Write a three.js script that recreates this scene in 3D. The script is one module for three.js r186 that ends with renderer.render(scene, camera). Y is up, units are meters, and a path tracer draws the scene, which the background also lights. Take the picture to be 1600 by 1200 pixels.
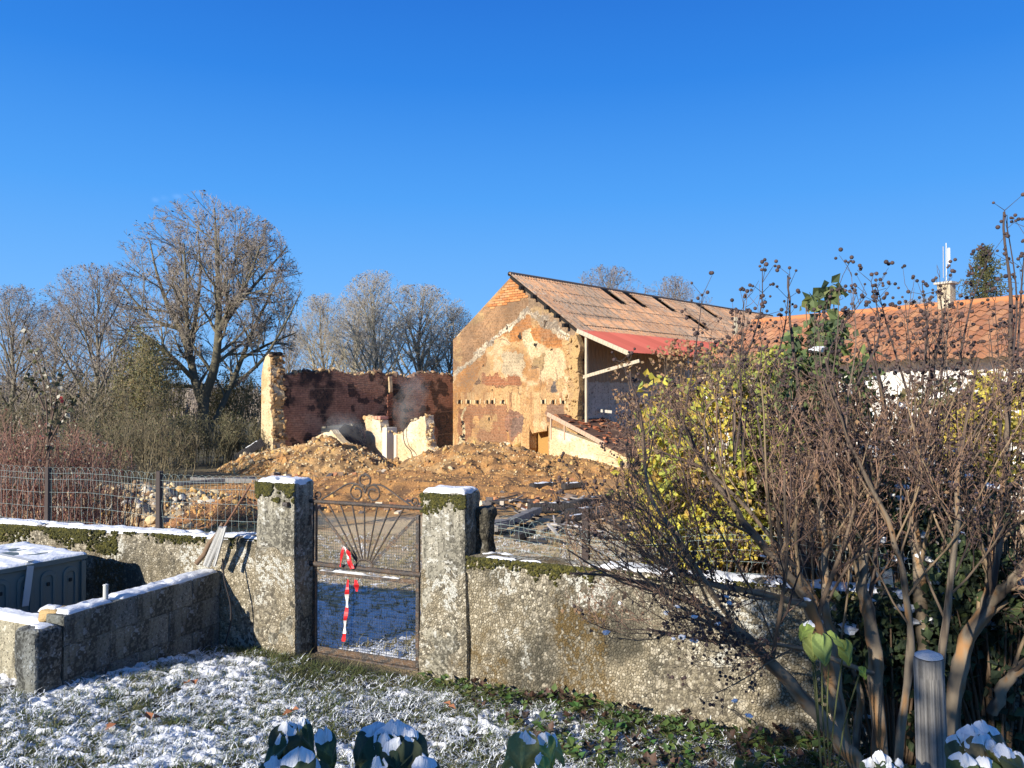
import * as THREE from 'three';
import { mergeGeometries, mergeVertices } from 'three/addons/utils/BufferGeometryUtils.js';

// ---------------------------------------------------------------- camera, sky, sun, exposure
const EYE = 2.05, FPX = 1200, CX = 800, CY = 615;
const scene = new THREE.Scene();
const camera = new THREE.PerspectiveCamera(53.13, 4 / 3, 0.1, 5000);
camera.position.set(0, EYE, 0);
camera.rotation.x = 0.0125;
const SUN = new THREE.Vector3(-0.70, 0.41, 0.79).normalize();
const sun = new THREE.DirectionalLight(new THREE.Color(1.0, 0.94, 0.83), 4.95);
sun.position.copy(SUN).multiplyScalar(80).add(new THREE.Vector3(0, 0, -18));
sun.target.position.set(0, 0, -18);
sun.castShadow = true;
sun.shadow.mapSize.set(4096, 4096);
Object.assign(sun.shadow.camera, { left: -45, right: 45, top: 45, bottom: -45, near: 1, far: 200 });
sun.shadow.radius = 1;
scene.add(sun, sun.target);
{
  const W = 2048, H = 1024, d = new Float32Array(W * H * 4);
  const stops = [[0, .2, .41, .69], [6, .13, .345, .69], [14, .06, .255, .645], [22, .024, .168, .55], [30, .014, .112, .45], [45, .03, .092, .28], [90, .04, .08, .18]];
  for (let j = 0; j < H; j++) {
    const e = Math.max(0, ((j + .5) / H - .5) * 180);
    let k = 0; while (k < stops.length - 2 && e > stops[k + 1][0]) k++;
    const a = stops[k], b = stops[k + 1], f = Math.min(1, (e - a[0]) / (b[0] - a[0]));
    for (let i = 0; i < W; i++) { const o = (j * W + i) * 4; for (let c = 0; c < 3; c++) d[o + c] = a[c + 1] + (b[c + 1] - a[c + 1]) * f; d[o + 3] = 1; }
    if (e > 11 && e < 17) for (let i = 0; i < W; i++) {          // a faint contrail, about two hands long
      const az = (i + .5) / W * 360 - 180, k = (az + 115.2) / 3.6, mid = 12.9 + .85 * k, q = Math.abs(e - mid) / (.1 + .05 * Math.sin(az * 9)); if (k > 0 && k < 1 && q < 1) for (let c = 0; c < 3; c++) d[(j * W + i) * 4 + c] += (1 - q * q) * .075 * (.6 + .4 * Math.sin(az * 31)); }
  }
  const t = new THREE.DataTexture(d, W, H, THREE.RGBAFormat, THREE.FloatType);
  t.mapping = THREE.EquirectangularReflectionMapping; t.magFilter = t.minFilter = THREE.LinearFilter; t.needsUpdate = true;
  scene.background = t; scene.environment = t;
}
const renderer = new THREE.WebGLRenderer({ antialias: true });
renderer.setSize(1024, 768);
renderer.toneMapping = THREE.LinearToneMapping;
renderer.toneMappingExposure = 1.48;
renderer.shadowMap.enabled = true;

// ---------------------------------------------------------------- helpers
const V3 = THREE.Vector3, v3 = (x, y, z) => new V3(x, y, z);
const at = (px, py, D) => v3((px - CX) / FPX * D, EYE - (py - CY) / FPX * D, -D);   // a point seen at that pixel, D metres away
function RNG(s) { let a = s >>> 0; return () => { a = (a + 0x6d2b79f5) | 0; let t = Math.imul(a ^ (a >>> 15), 1 | a); t = (t + Math.imul(t ^ (t >>> 7), 61 | t)) ^ t; return ((t ^ (t >>> 14)) >>> 0) / 4294967296; }; }
const rnd = RNG(7), rr = (a, b, r = rnd) => a + (b - a) * r();
const clamp = (x, a = 0, b = 1) => Math.min(b, Math.max(a, x)), lerp = (a, b, f) => a + (b - a) * f, sstep = (a, b, x) => { const t = clamp((x - a) / (b - a)); return t * t * (3 - 2 * t); };
const mix3 = (a, b, f) => [lerp(a[0], b[0], f), lerp(a[1], b[1], f), lerp(a[2], b[2], f)];
const h3 = (x, y, z) => { let h = Math.imul(x, 374761393) + Math.imul(y, 668265263) + Math.imul(z, 2147483647 - 1640531527); h = Math.imul(h ^ (h >>> 13), 1274126177); return ((h ^ (h >>> 16)) >>> 0) / 4294967296; };
function vnoise(x, y, z) {
  const X = Math.floor(x), Y = Math.floor(y), Z = Math.floor(z); let a = x - X, b = y - Y, c = z - Z;
  a = a * a * (3 - 2 * a); b = b * b * (3 - 2 * b); c = c * c * (3 - 2 * c);
  const L = (i, j) => lerp(h3(X, Y + i, Z + j), h3(X + 1, Y + i, Z + j), a);
  return lerp(lerp(L(0, 0), L(1, 0), b), lerp(L(0, 1), L(1, 1), b), c);
}
const fbm = (x, y, z = 0, o = 4) => { let s = 0, w = .5, n = 0; for (let i = 0; i < o; i++) { s += w * vnoise(x, y, z + i * 17.3); n += w; w *= .5; x *= 2.03; y *= 2.03; z *= 2.03; } return s / n; };

const counts = new Map();
function numbered(n) { const k = counts.get(n) ?? 0; counts.set(n, k + 1); return k ? `${n}_${String(k).padStart(3, '0')}` : n; }
function sh(o) { o.castShadow = o.receiveShadow = true; return o; }
function tag(o, label, category, group) { o.userData.label = label; o.userData.category = category; if (group) o.userData.group = group; return o; }
function thing(name, label, category, p = [0, 0, 0], turn = 0, group) {
  const o = new THREE.Group(); o.name = numbered(name); scene.add(o);
  if (p.isVector3) o.position.copy(p); else o.position.set(...p);
  o.rotation.y = turn; return tag(o, label, category, group);
}
function part(name, geo, mat, parent, label, kind) {
  const m = sh(new THREE.Mesh(geo, mat)); m.name = parent ? name : numbered(name);
  if (label) m.userData.label = label; if (kind) m.userData.kind = kind;
  (parent ?? scene).add(m); return m;
}
function struct(name, geo, mat) { const m = sh(new THREE.Mesh(geo, mat)); m.name = numbered(name); m.userData.kind = 'structure'; scene.add(m); return m; }

class Soup {                                                       // collects triangles with vertex colours
  constructor() { this.P = []; this.N = []; this.C = []; this.U = []; this.I = []; }
  get n() { return this.P.length / 3; }
  v(p, n, c, u = 0, w = 0) { this.P.push(p.x, p.y, p.z); this.N.push(n.x, n.y, n.z); this.C.push(c[0], c[1], c[2]); this.U.push(u, w); }
  tube(pts, rad, sides, col, cap = false) {
    const base = this.n, t = v3(), a = v3(), b = v3(), n = v3(), p = v3(), R = (i) => typeof rad === 'number' ? rad : rad[i], K = (i) => typeof col === 'function' ? col(i / (pts.length - 1)) : col;
    const all = pts[pts.length - 1].clone().sub(pts[0]), ref = Math.abs(all.y) > .7 * all.length() ? v3(1, 0, .13) : v3(0, 1, 0); let run = 0;
    for (let i = 0; i < pts.length; i++) {
      t.copy(pts[Math.min(i + 1, pts.length - 1)]).sub(pts[Math.max(i - 1, 0)]).normalize();
      a.crossVectors(t, ref).normalize(); b.crossVectors(t, a);
      if (i) run += pts[i].distanceTo(pts[i - 1]);
      for (let k = 0; k < sides; k++) { const q = k / sides * Math.PI * 2; n.copy(a).multiplyScalar(Math.cos(q)).addScaledVector(b, Math.sin(q)); p.copy(pts[i]).addScaledVector(n, R(i)); this.v(p, n, K(i), k / sides * .2, run); }
    }
    for (let i = 0; i < pts.length - 1; i++) for (let k = 0; k < sides; k++) { const k2 = (k + 1) % sides, A = base + i * sides; this.I.push(A + k, A + k2, A + sides + k, A + k2, A + sides + k2, A + sides + k); }
    if (cap) for (const e of [0, pts.length - 1]) { const o = this.n; t.copy(pts[e]).sub(pts[e ? e - 1 : 1]).normalize(); this.v(pts[e], t, K(e)); for (let k = 0; k < sides; k++) { const A = (base + e * sides + k) * 3; this.v(v3(this.P[A], this.P[A + 1], this.P[A + 2]), t, K(e)); } for (let k = 0; k < sides; k++) this.I.push(o, o + 1 + k, o + 1 + (k + 1) % sides); }
    return this;
  }
  tri(a, b, c, col) { const n = b.clone().sub(a).cross(c.clone().sub(a)).normalize(), o = this.n; for (const p of [a, b, c]) this.v(p, n, col); this.I.push(o, o + 1, o + 2); }
  quad(a, b, c, d, col) { const n = b.clone().sub(a).cross(d.clone().sub(a)).normalize(), o = this.n; this.v(a, n, col, 0, 0); this.v(b, n, col, 1, 0); this.v(c, n, col, 1, 1); this.v(d, n, col, 0, 1); this.I.push(o, o + 1, o + 2, o, o + 2, o + 3); }
  geo(g, m, col) { const o = this.n, p = g.attributes.position, nn = g.attributes.normal, a = v3(), b = v3(), nm = new THREE.Matrix3().getNormalMatrix(m), uv = g.attributes.uv; for (let i = 0; i < p.count; i++) { a.fromBufferAttribute(p, i).applyMatrix4(m); b.fromBufferAttribute(nn, i).applyMatrix3(nm).normalize(); this.v(a, b, col, uv ? uv.getX(i) : 0, uv ? uv.getY(i) : 0); } if (g.index) for (const k of g.index.array) this.I.push(o + k); else for (let i = 0; i < p.count; i++) this.I.push(o + i); return this; }
  done() {
    const g = new THREE.BufferGeometry();
    g.setAttribute('position', new THREE.Float32BufferAttribute(this.P, 3)); g.setAttribute('normal', new THREE.Float32BufferAttribute(this.N, 3));
    g.setAttribute('color', new THREE.Float32BufferAttribute(this.C, 3)); g.setAttribute('uv', new THREE.Float32BufferAttribute(this.U, 2)); g.setIndex(this.I); return g;
  }
}
const M4 = (p, s = [1, 1, 1], e = [0, 0, 0]) => new THREE.Matrix4().compose(p.isVector3 ? p : v3(...p), new THREE.Quaternion().setFromEuler(new THREE.Euler(...e)), typeof s === 'number' ? v3(s, s, s) : v3(...s));
const spline = (pts, n) => new THREE.CatmullRomCurve3(pts).getPoints(n);

// a box with rounded, uneven edges and uv in metres; top(x, z) shifts the upper side
function roughBox(w, h, d, { cell = .04, r = .015, amp = .006, f = 9, seed = 0, top = null, coarse = 0, side = null } = {}) {
  const s = (l) => Math.max(1, Math.min(140, Math.round(l / cell)));
  const g = new THREE.BoxGeometry(w, h, d, s(w), s(h), s(d)), p = g.attributes.position, nn = g.attributes.normal, uv = g.attributes.uv;
  for (let i = 0; i < p.count; i++) {
    let x = p.getX(i), y = p.getY(i) + h / 2, z = p.getZ(i); const ax = Math.abs(nn.getX(i)), ay = Math.abs(nn.getY(i));
    uv.setXY(i, ax > .5 ? z + 3.1 : x + seed * .37, ay > .5 ? z + 1.7 : y);
    const cx = clamp(x, -w / 2 + r, w / 2 - r), cy = clamp(y, r, h - r), cz = clamp(z, -d / 2 + r, d / 2 - r);
    let dx = x - cx, dy = y - cy, dz = z - cz, l = Math.hypot(dx, dy, dz) || 1;
    x = cx + dx / l * Math.min(l, r); y = cy + dy / l * Math.min(l, r); z = cz + dz / l * Math.min(l, r);
    const q = (fbm(x * f + seed, y * f, z * f, 3) - .5) * 2 * amp + (coarse ? (fbm(x * 2.1 + seed, y * 2.1, z * 2.1, 2) - .5) * 2 * coarse : 0);
    x += dx / l * q; y += dy / l * q; z += dz / l * q;
    if (top) y += top(x, z) * clamp(y / h); if (side) [x, z] = side(x, y, z);
    p.setXYZ(i, x, y, z);
  }
  g.computeVertexNormals(); return g;
}
// lumpy snow lying on a flat strip
function snowCap(w, d, h, { cell = .015, seed = 0, gaps = .3, droop = .012 } = {}) {
  const nx = Math.min(260, Math.ceil(w / cell)), nz = Math.max(6, Math.ceil(d / cell)), g = new THREE.PlaneGeometry(w, d, nx, nz); g.rotateX(-Math.PI / 2);
  const p = g.attributes.position;
  for (let i = 0; i < p.count; i++) {
    const x = p.getX(i), z = p.getZ(i), e = Math.min(1, (d / 2 - Math.abs(z)) / Math.min(.035, d / 3), (w / 2 - Math.abs(x)) / .03);
    const edge = Math.sqrt(clamp(e)) , n = fbm(x * 7 + seed, z * 7, seed, 3), m = sstep(gaps - .1, gaps + .12, n);
    p.setY(i, -droop + (h * (.55 + .9 * fbm(x * 16, z * 16 + seed, 3, 3)) + droop) * edge * m);
    p.setZ(i, z * (1 + .1 * (fbm(x * 12, seed, 1, 2) - .5)));
  }
  g.computeVertexNormals(); return g;
}
const rocks = [0, 1, 2, 3, 4, 5].map((s) => { const g = mergeVertices(new THREE.IcosahedronGeometry(1, 1).deleteAttribute('normal').deleteAttribute('uv')), p = g.attributes.position, a = v3(); for (let i = 0; i < p.count; i++) { a.fromBufferAttribute(p, i); const k = .62 + .62 * vnoise(a.x * 1.4 + s * 9, a.y * 1.4, a.z * 1.4); const q = v3(Math.sign(a.x) * Math.abs(a.x) ** .75, Math.sign(a.y) * Math.abs(a.y) ** .75, Math.sign(a.z) * Math.abs(a.z) ** .75); p.setXYZ(i, q.x * k, q.y * k * .8, q.z * k * .9); } const f = g.toNonIndexed(); f.computeVertexNormals(); return f; });
const box1 = new THREE.BoxGeometry(1, 1, 1);

// ---------------------------------------------------------------- textures
const LUT = new Uint8Array(4097); for (let i = 0; i < 4097; i++) { const x = i / 4096; LUT[i] = Math.round(255 * (x <= .0031308 ? x * 12.92 : 1.055 * x ** (1 / 2.4) - .055)); }
function tiled(N, M, cells, oct, seed) {                            // tiling fractal noise 0..1, cells along x (M rows keep the same cell size)
  const out = new Float32Array(N * M); let w = .5, tot = 0;
  for (let o = 0; o < oct; o++) {
    const cx = cells << o, cy = Math.max(1, Math.round(cx * M / N)), L = new Float32Array(cx * cy), r = RNG(seed * 131 + o * 7 + 1); for (let i = 0; i < L.length; i++) L[i] = r();
    for (let y = 0; y < M; y++) { const fy = y / M * cy, Y = Math.floor(fy), b0 = fy - Y, b = b0 * b0 * (3 - 2 * b0), r0 = Y % cy * cx, r1 = (Y + 1) % cy * cx;
      for (let x = 0; x < N; x++) { const fx = x / N * cx, X = Math.floor(fx), a0 = fx - X, a = a0 * a0 * (3 - 2 * a0), X1 = (X + 1) % cx;
        out[y * N + x] += w * ((L[r0 + X] * (1 - a) + L[r0 + X1] * a) * (1 - b) + (L[r1 + X] * (1 - a) + L[r1 + X1] * a) * b); } }
    tot += w; w *= .55;
  }
  for (let i = 0; i < out.length; i++) out[i] = clamp((out[i] / tot - .5) * 1.5 + .5); return out;
}
function paint(N, M, sx, sy, fn) {                                  // fn(i, x, y) -> [r, g, b, height]; returns {map, bump}
  const a = new Uint8Array(N * M * 4), b = new Uint8Array(N * M * 4);
  for (let y = 0, i = 0; y < M; y++) for (let x = 0; x < N; x++, i++) { const c = fn(i, x, y); for (let k = 0; k < 3; k++) { a[i * 4 + k] = LUT[Math.round(clamp(c[k]) * 4096)]; b[i * 4 + k] = clamp(c[3] ?? .5) * 255; } a[i * 4 + 3] = b[i * 4 + 3] = 255; }
  const T = (d, srgb) => { const t = new THREE.DataTexture(d, N, M); t.magFilter = THREE.LinearFilter; t.minFilter = THREE.LinearMipmapLinearFilter; t.wrapS = t.wrapT = THREE.RepeatWrapping; t.repeat.set(1 / sx, 1 / sy); if (srgb) t.colorSpace = THREE.SRGBColorSpace; t.needsUpdate = true; return t; };
  return { map: T(a, true), bump: T(b, false) };
}
function worley(N, M, cells, seed) {                                // {d: F2-F1, id}
  const cx = cells, cy = Math.round(cells * M / N), r = RNG(seed), px = new Float32Array(cx * cy), py = new Float32Array(cx * cy); for (let i = 0; i < px.length; i++) { px[i] = r(); py[i] = r(); }
  const d = new Float32Array(N * M), id = new Uint32Array(N * M);
  for (let y = 0; y < M; y++) for (let x = 0; x < N; x++) { const fx = x / N * cx, fy = y / M * cy, X = Math.floor(fx), Y = Math.floor(fy); let f1 = 9, f2 = 9, w = 0;
    for (let j = -1; j < 2; j++) for (let i = -1; i < 2; i++) { const k = (Y + j + cy) % cy * cx + (X + i + cx) % cx, q = (X + i + px[k] - fx) ** 2 + (Y + j + py[k] - fy) ** 2; if (q < f1) { f2 = f1; f1 = q; w = k; } else if (q < f2) f2 = q; }
    d[y * N + x] = Math.sqrt(f2) - Math.sqrt(f1); id[y * N + x] = w; }
  return { d, id };
}
const mat = (o) => new THREE.MeshStandardMaterial({ roughness: .95, ...o });
const VC = mat({ vertexColors: true, side: THREE.DoubleSide });
const roughcast = (() => {                                          // old pebbly concrete with algae, lichen and rust-brown stains; 4 m by 2 m
  const N = 2048, M = 1024, w = worley(N, M, 230, 3), w2 = worley(N, M, 110, 5), st = tiled(N, M, 5, 6, 11), st2 = tiled(N, M, 9, 6, 12), li = tiled(N, M, 14, 5, 13), fi = tiled(N, M, 200, 3, 14), br = tiled(N, M, 6, 5, 15);
  const t = paint(N, M, 4, 2, (i) => {
    const id = w.id[i], h = h3(id, 3, 5), e = sstep(.02, .3, w.d[i]) * (.35 + .65 * sstep(.3, .55, fi[i] * .6 + st2[i] * .5)); let c = h < .45 ? [.33, .285, .2] : h < .7 ? [.2, .175, .125] : h < .9 ? [.58, .52, .4] : [.1, .088, .064];
    c = mix3(mix3([.085, .07, .048], [.25, .21, .14], sstep(.35, .65, fi[i])), c, .08 + .92 * e);
    if (h3(w2.id[i], 1, 1) > .9) c = mix3(c, [.5, .44, .33], sstep(.05, .2, w2.d[i]) * .7);
    c = mix3(c, [.34, .27, .16], sstep(.5, .75, st2[i]) * .3);
    c = mix3(c, [.05, .045, .03], sstep(.46, .64, st[i]) * sstep(.25, .6, fi[i] * .7 + st2[i] * .4) * .85);
    c = mix3(c, [.13, .08, .02], sstep(.64, .76, br[i]) * sstep(.35, .6, fi[i]) * .8);
    c = mix3(c, [.6, .58, .5], sstep(.63, .75, li[i]) * sstep(.42, .58, fi[i]) * .85);
    return [...c, .25 + .5 * e + .2 * (fi[i] - .5)];
  });
  return mat({ map: t.map, bumpMap: t.bump, bumpScale: .014 });
})();
const concrete = (() => {                                           // rendered concrete, greyer
  const N = 1024, M = 1024, w = worley(N, M, 200, 23), st = tiled(N, M, 4, 6, 21), li = tiled(N, M, 44, 4, 22), fi = tiled(N, M, 128, 3, 24), og = tiled(N, M, 5, 5, 25), sk = tiled(N, M, 28, 4, 26);
  const t = paint(N, M, 2, 2, (i) => {
    const h = h3(w.id[i], 3, 5), e = sstep(.02, .3, w.d[i]); let c = mix3([.25, .23, .175], [.42, .385, .3], fi[i]);
    if (h > .8) c = mix3(c, h > .9 ? [.62, .56, .44] : [.1, .085, .06], e * .85);
    c = mix3(c, [.34, .29, .18], sstep(.45, .7, og[i]) * .4);
    c = mix3(c, [.07, .062, .043], sstep(.48, .7, st[i]) * sstep(.2, .7, fi[i]) * .85);
    { const k = i % N, q = (i / N | 0) / 9 | 0; c = mix3(c, [.05, .045, .032], sstep(.5, .7, sk[q * N + k] * .75 + st[i] * .3) * sstep(.15, .6, fi[i]) * .8); }
    c = mix3(c, [.6, .58, .51], sstep(.66, .8, li[i]) * sstep(.4, .7, fi[i]) * .75);
    return [...c, .4 + .3 * e * (h > .6 ? 1 : 0) + .3 * (fi[i] - .5) + (st[i] - .5) * .3];
  });
  return mat({ map: t.map, bumpMap: t.bump, bumpScale: .012 });
})();
const tintCopy = (m, c) => { const k = m.clone(); k.color.setRGB(...c); return k; };
const soilTex = (() => {
  const N = 1024, w = worley(N, N, 150, 33), a = tiled(N, N, 8, 7, 31), f = tiled(N, N, 120, 3, 32);
  return paint(N, N, 2.5, 2.5, (i) => { const h = h3(w.id[i], 1, 2), e = sstep(0, .25, w.d[i]); const k = .62 + .75 * f[i] * (.5 + .6 * a[i]) + (h > .7 ? .25 * e : 0) - (1 - e) * .12; return [k, k * (.96 + .06 * a[i]), k * (.92 + .1 * (1 - a[i])), .3 * a[i] + .4 * f[i] + .25 * e]; });
})();
const soil = mat({ map: soilTex.map, bumpMap: soilTex.bump, bumpScale: .03, vertexColors: true });
const snowTex = (() => { const N = 512, a = tiled(N, N, 40, 4, 41), b = tiled(N, N, 6, 4, 42); return paint(N, N, .8, .8, (i) => { const k = .82 + .08 * a[i]; return [k, k * 1.005, k * 1.015, .6 * a[i] + .4 * b[i]]; }); })();
const snowMat = mat({ map: snowTex.map, bumpMap: snowTex.bump, bumpScale: .006, roughness: .8 });
const wood = (() => {
  const N = 512, a = tiled(N, N, 32, 4, 51), b = tiled(N, N, 4, 5, 52), f = tiled(N, N, 128, 2, 53);
  return paint(N, N, .25, 1, (i, x, y) => { const yy = y / 14, y0 = Math.floor(yy), fy = yy - y0, g = lerp(a[y0 * N + x], a[(y0 + 1) % 37 * N + x], fy), k = .35 + .8 * g * (.6 + .5 * b[i]) + .15 * (f[i] - .5); return [k, k, k, g]; });
})();
const woodMat = (c) => mat({ map: wood.map, bumpMap: wood.bump, bumpScale: .004, color: new THREE.Color().setRGB(...c) });
const rust = (() => { const N = 512, a = tiled(N, N, 16, 6, 61), b = tiled(N, N, 90, 3, 62); const t = paint(N, N, .5, .5, (i) => { let c = mix3([.05, .042, .038], [.13, .078, .045], sstep(.45, .75, a[i])); c = mix3(c, [.3, .29, .27], sstep(.62, .72, b[i]) * .4); return [...c, b[i]]; }); return mat({ map: t.map, bumpMap: t.bump, bumpScale: .001, roughness: .6, metalness: .35 }); })();
const gp = (px, py, lift) => { let D = 12; for (let i = 0; i < 40; i++) { const x = (px - CX) / FPX * D; D += .6 * ((EYE - groundY(x, -D) - lift) / ((py - CY) / FPX) - D); } return at(px, py, D); };   // the point of the ground seen at that pixel
const WALL = -23 * Math.PI / 180, wu = v3(Math.cos(-WALL), 0, Math.sin(-WALL)), wn = v3(-Math.sin(-WALL), 0, Math.cos(-WALL)), W0 = v3(-1.648, 0, -5.85);
const wp = (t, y, n) => W0.clone().addScaledVector(wu, t).addScaledVector(wn, n).setY(y);        // point in the frame of the garden wall
const wnOf = (x, z) => (x - W0.x) * wn.x + (z - W0.z) * wn.z, wtOf = (x, z) => (x - W0.x) * wu.x + (z - W0.z) * wu.z;
function groundY(x, z) {
  const n = wnOf(x, z), D = -z; let y;
  if (n > 0) y = .05 + Math.min(.34, n * .085); else y = .05 + Math.max(-.16, n * .1) + (D > 7 ? -.022 * (Math.min(D, 31) - 7) : 0);
  return y + (fbm(x * 1.7, z * 1.7, 2, 3) - .5) * .06 * (D < 40 ? 1 : 0);
}
// ---------------------------------------------------------------- ground
{
  const xs = [], zs = [], cell = (v, s) => Math.sinh(v) * s;
  for (let i = -90; i <= 90; i++) xs.push(cell(i / 90 * 6.2, 3.9) );
  for (let i = 0; i <= 40; i++) zs.push(14 - i * .5);
  for (let i = 1; i <= 170; i++) zs.push(-6 - cell(i / 170 * 6.1, 3.9));
  const P = [], C = [], U = [], I = [];
  for (const z of zs) for (const x of xs) {
    P.push(x, groundY(x, z), z); U.push(x, z);
    const n = wnOf(x, z), D = -z, k = fbm(x * .6, z * .6, 5, 4), k2 = fbm(x * 2.2, z * 2.2, 8, 3); let c;
    if (n > 0) c = [.06, .055, .03];
    else if (D < 11) c = mix3([.6, .46, .26], [.26, .2, .1], sstep(.5, .66, k2));
    else if (D < 34) c = mix3([.66, .33, .1], [.6, .38, .16], k); else c = [.12, .1, .05];
    if (n < 0 && D > 15) c = mix3(c, mix3([.11, .1, .05], [.2, .16, .09], k2), sstep(-7.5, -10, x + (k - .5) * 3 + Math.max(0, D - 24) * .1));
    if (n < 0 && D < 14) c = mix3(c, [.13, .14, .045], sstep(.52, .62, k) * (x > 0 ? .8 : .4));
    if (D > 8.3 && D < 14.5 && x > -4) c = mix3(c, [.78, .6, .36], sstep(.25, .45, k2) * .85);
    C.push(...c);
  }
  const nx = xs.length; for (let j = 0; j < zs.length - 1; j++) for (let i = 0; i < nx - 1; i++) { const a = j * nx + i; I.push(a, a + 1, a + nx, a + 1, a + nx + 1, a + nx); }
  const g = new THREE.BufferGeometry(); g.setAttribute('position', new THREE.Float32BufferAttribute(P, 3)); g.setAttribute('color', new THREE.Float32BufferAttribute(C, 3)); g.setAttribute('uv', new THREE.Float32BufferAttribute(U, 2)); g.setIndex(I); g.computeVertexNormals();
  const nn = g.attributes.normal; if (nn.getY(0) < 0) { for (let k = 0; k < I.length; k += 3) { const t = I[k]; I[k] = I[k + 1]; I[k + 1] = t; } g.setIndex(I); g.computeVertexNormals(); }
  struct('ground', g, soil);
}
// thin uneven snow on the ground: before the wall and behind the gate
function snowSheet(name, pts, cellSize, thr, hgt, seed, keep) {
  const [x0, x1, z0, z1] = pts, nx = Math.round((x1 - x0) / cellSize), nz = Math.round((z1 - z0) / cellSize), P = [], I = [], ok = [], U = [];
  for (let j = 0; j <= nz; j++) for (let i = 0; i <= nx; i++) {
    const x = x0 + i * cellSize, z = z0 + j * cellSize, big = fbm(x * 1.3 + seed, z * 1.3, 1, 3), n = fbm(x * 19 + seed, z * 27, 4, 3), m = (keep ? keep(x, z) : 1);
    const hh = (n * .75 + big * .45 - thr + (m - 1)) ; P.push(x, groundY(x, z) + clamp(hh * 2.2, -.3, 1) * hgt + (fbm(x * 42, z * 42, 9, 2) - .5) * .022, z); U.push(x, z); ok.push(hh > -.06);
  }
  for (let j = 0; j < nz; j++) for (let i = 0; i < nx; i++) { const a = j * (nx + 1) + i, b = a + nx + 1; if (ok[a] || ok[a + 1] || ok[b] || ok[b + 1]) I.push(a, b, a + 1, a + 1, b, b + 1); }
  const g = new THREE.BufferGeometry(); g.setAttribute('position', new THREE.Float32BufferAttribute(P, 3)); g.setAttribute('uv', new THREE.Float32BufferAttribute(U, 2)); g.setIndex(I); g.computeVertexNormals();
  const m = struct(name, g, snowMat); return m;
}
const dryFoot = (x, z) => { const n = wnOf(x, z), t = wtOf(x, z); return 1 - .45 * (1 - sstep(.02, .28, n)) - .3 * sstep(2.3, 3.8, t - n * .5) - .5 * sstep(.5, .1, Math.hypot((t - .55) * .8, n - .22)) ; };
snowSheet('snow', [-4.6, 3.2, -6.6, -1.3], .015, .575, .05, 3, (x, z) => wnOf(x, z) < 0 ? -2 : dryFoot(x, z));
snowSheet('snow', [-3.2, 3.5, -10.5, -5.2], .03, .56, .045, 23, (x, z) => { const n = wnOf(x, z); return n > -.35 ? -2 : lerp(1, .55, sstep(-2.4, -3.6, n)) - .35 * sstep(1.3, 2.2, wtOf(x, z)); });

snowSheet('snow', [-.2, 1.9, -4.7, -2.6], .014, .6, .05, 57, (x, z) => wnOf(x, z) < .25 ? -2 : wtOf(x, z) > 3.6 ? .6 : 1);
// ---------------------------------------------------------------- garden wall, pillars, snow and moss on them
const mossGeo = (() => { const g = new THREE.IcosahedronGeometry(1, 1), p = g.attributes.position, a = v3(); for (let i = 0; i < p.count; i++) { a.fromBufferAttribute(p, i); const k = .7 + .6 * vnoise(a.x * 2.5, a.y * 2.5, a.z * 2.5); p.setXYZ(i, a.x * k, a.y * k, a.z * k); } g.computeVertexNormals(); return g; })();
const mossMat = mat({ color: 0xffffff });
function moss(parent, n, pick, seed, s0 = .004, s1 = .013) {
  const r = RNG(seed), im = sh(new THREE.InstancedMesh(mossGeo, mossMat, n)); im.name = 'moss'; im.userData.kind = 'stuff'; const m = new THREE.Matrix4(), c = new THREE.Color(); let k = 0;
  for (let tries = 0; k < n && tries < n * 12; tries++) { const p = pick(r); if (!p) continue; const s = rr(s0, s1, r); m.compose(p, new THREE.Quaternion().setFromEuler(new THREE.Euler(r() * 6, r() * 6, r() * 6)), v3(s, s * .8, s)); im.setMatrixAt(k, m); const g = r(); c.setRGB(...mix3([.035, .036, .008], [.12, .105, .017], g * g)); im.setColorAt(k++, c); }
  im.count = k; parent.add(im); return im;
}
function gardenWall(label, t0, t1, top0, top1, snowGaps, seed, mossFn, nMoss) {
  const len = t1 - t0, o = thing('garden_wall', label, 'wall', wp((t0 + t1) / 2, 0, 0), WALL), L = (x) => lerp(top0, top1, x / len + .5), base = -.25;
  const g = roughBox(len, 1, .2, { cell: .03, r: .02, amp: .01, f: 11, seed, coarse: .012, top: (x) => L(x) - base - 1 + (fbm(x * 3, seed, 0, 3) - .5) * .03 });
  part('wall_body', g.translate(0, base, -.125), roughcast, o);
  const s = snowCap(len - .02, .2, .022, { seed, gaps: snowGaps, cell: .017 }), p = s.attributes.position; for (let i = 0; i < p.count; i++) p.setY(i, p.getY(i) + L(p.getX(i)) + (fbm(p.getX(i) * 3, seed, 0, 3) - .5) * .03 - .004); s.translate(0, 0, -.125); s.computeVertexNormals();
  part('snow_cap', s, snowMat, o);
  moss(o, nMoss, (r) => { const x = rr(-len / 2, len / 2, r), d = r() ** 1.6 * .2; return (fbm(x * 2.3 + seed, d * 7, 3, 3) * .6 + .4 * fbm(x * 13, d * 13, 5, 2)) * mossFn(x + (t0 + t1) / 2) > .43 + d * 1.3 + (r() - .5) * .22 ? v3(x, L(x) - d - .006, -.02 + .004 * r()) : null; }, seed);
  return o;
}
gardenWall('left garden wall with thick green moss under its snowy top, behind the container', -4.6, -.36, .80, .91, .3, 4, (t) => t < -1.9 ? 1.12 : .68, 4600);
gardenWall('right garden wall of pebbly concrete running from the gate pillar into the bare bush', 1.37, 6.2, .93, .93, .42, 31, (t) => t < 2.8 ? .78 : .66, 1700);
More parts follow.
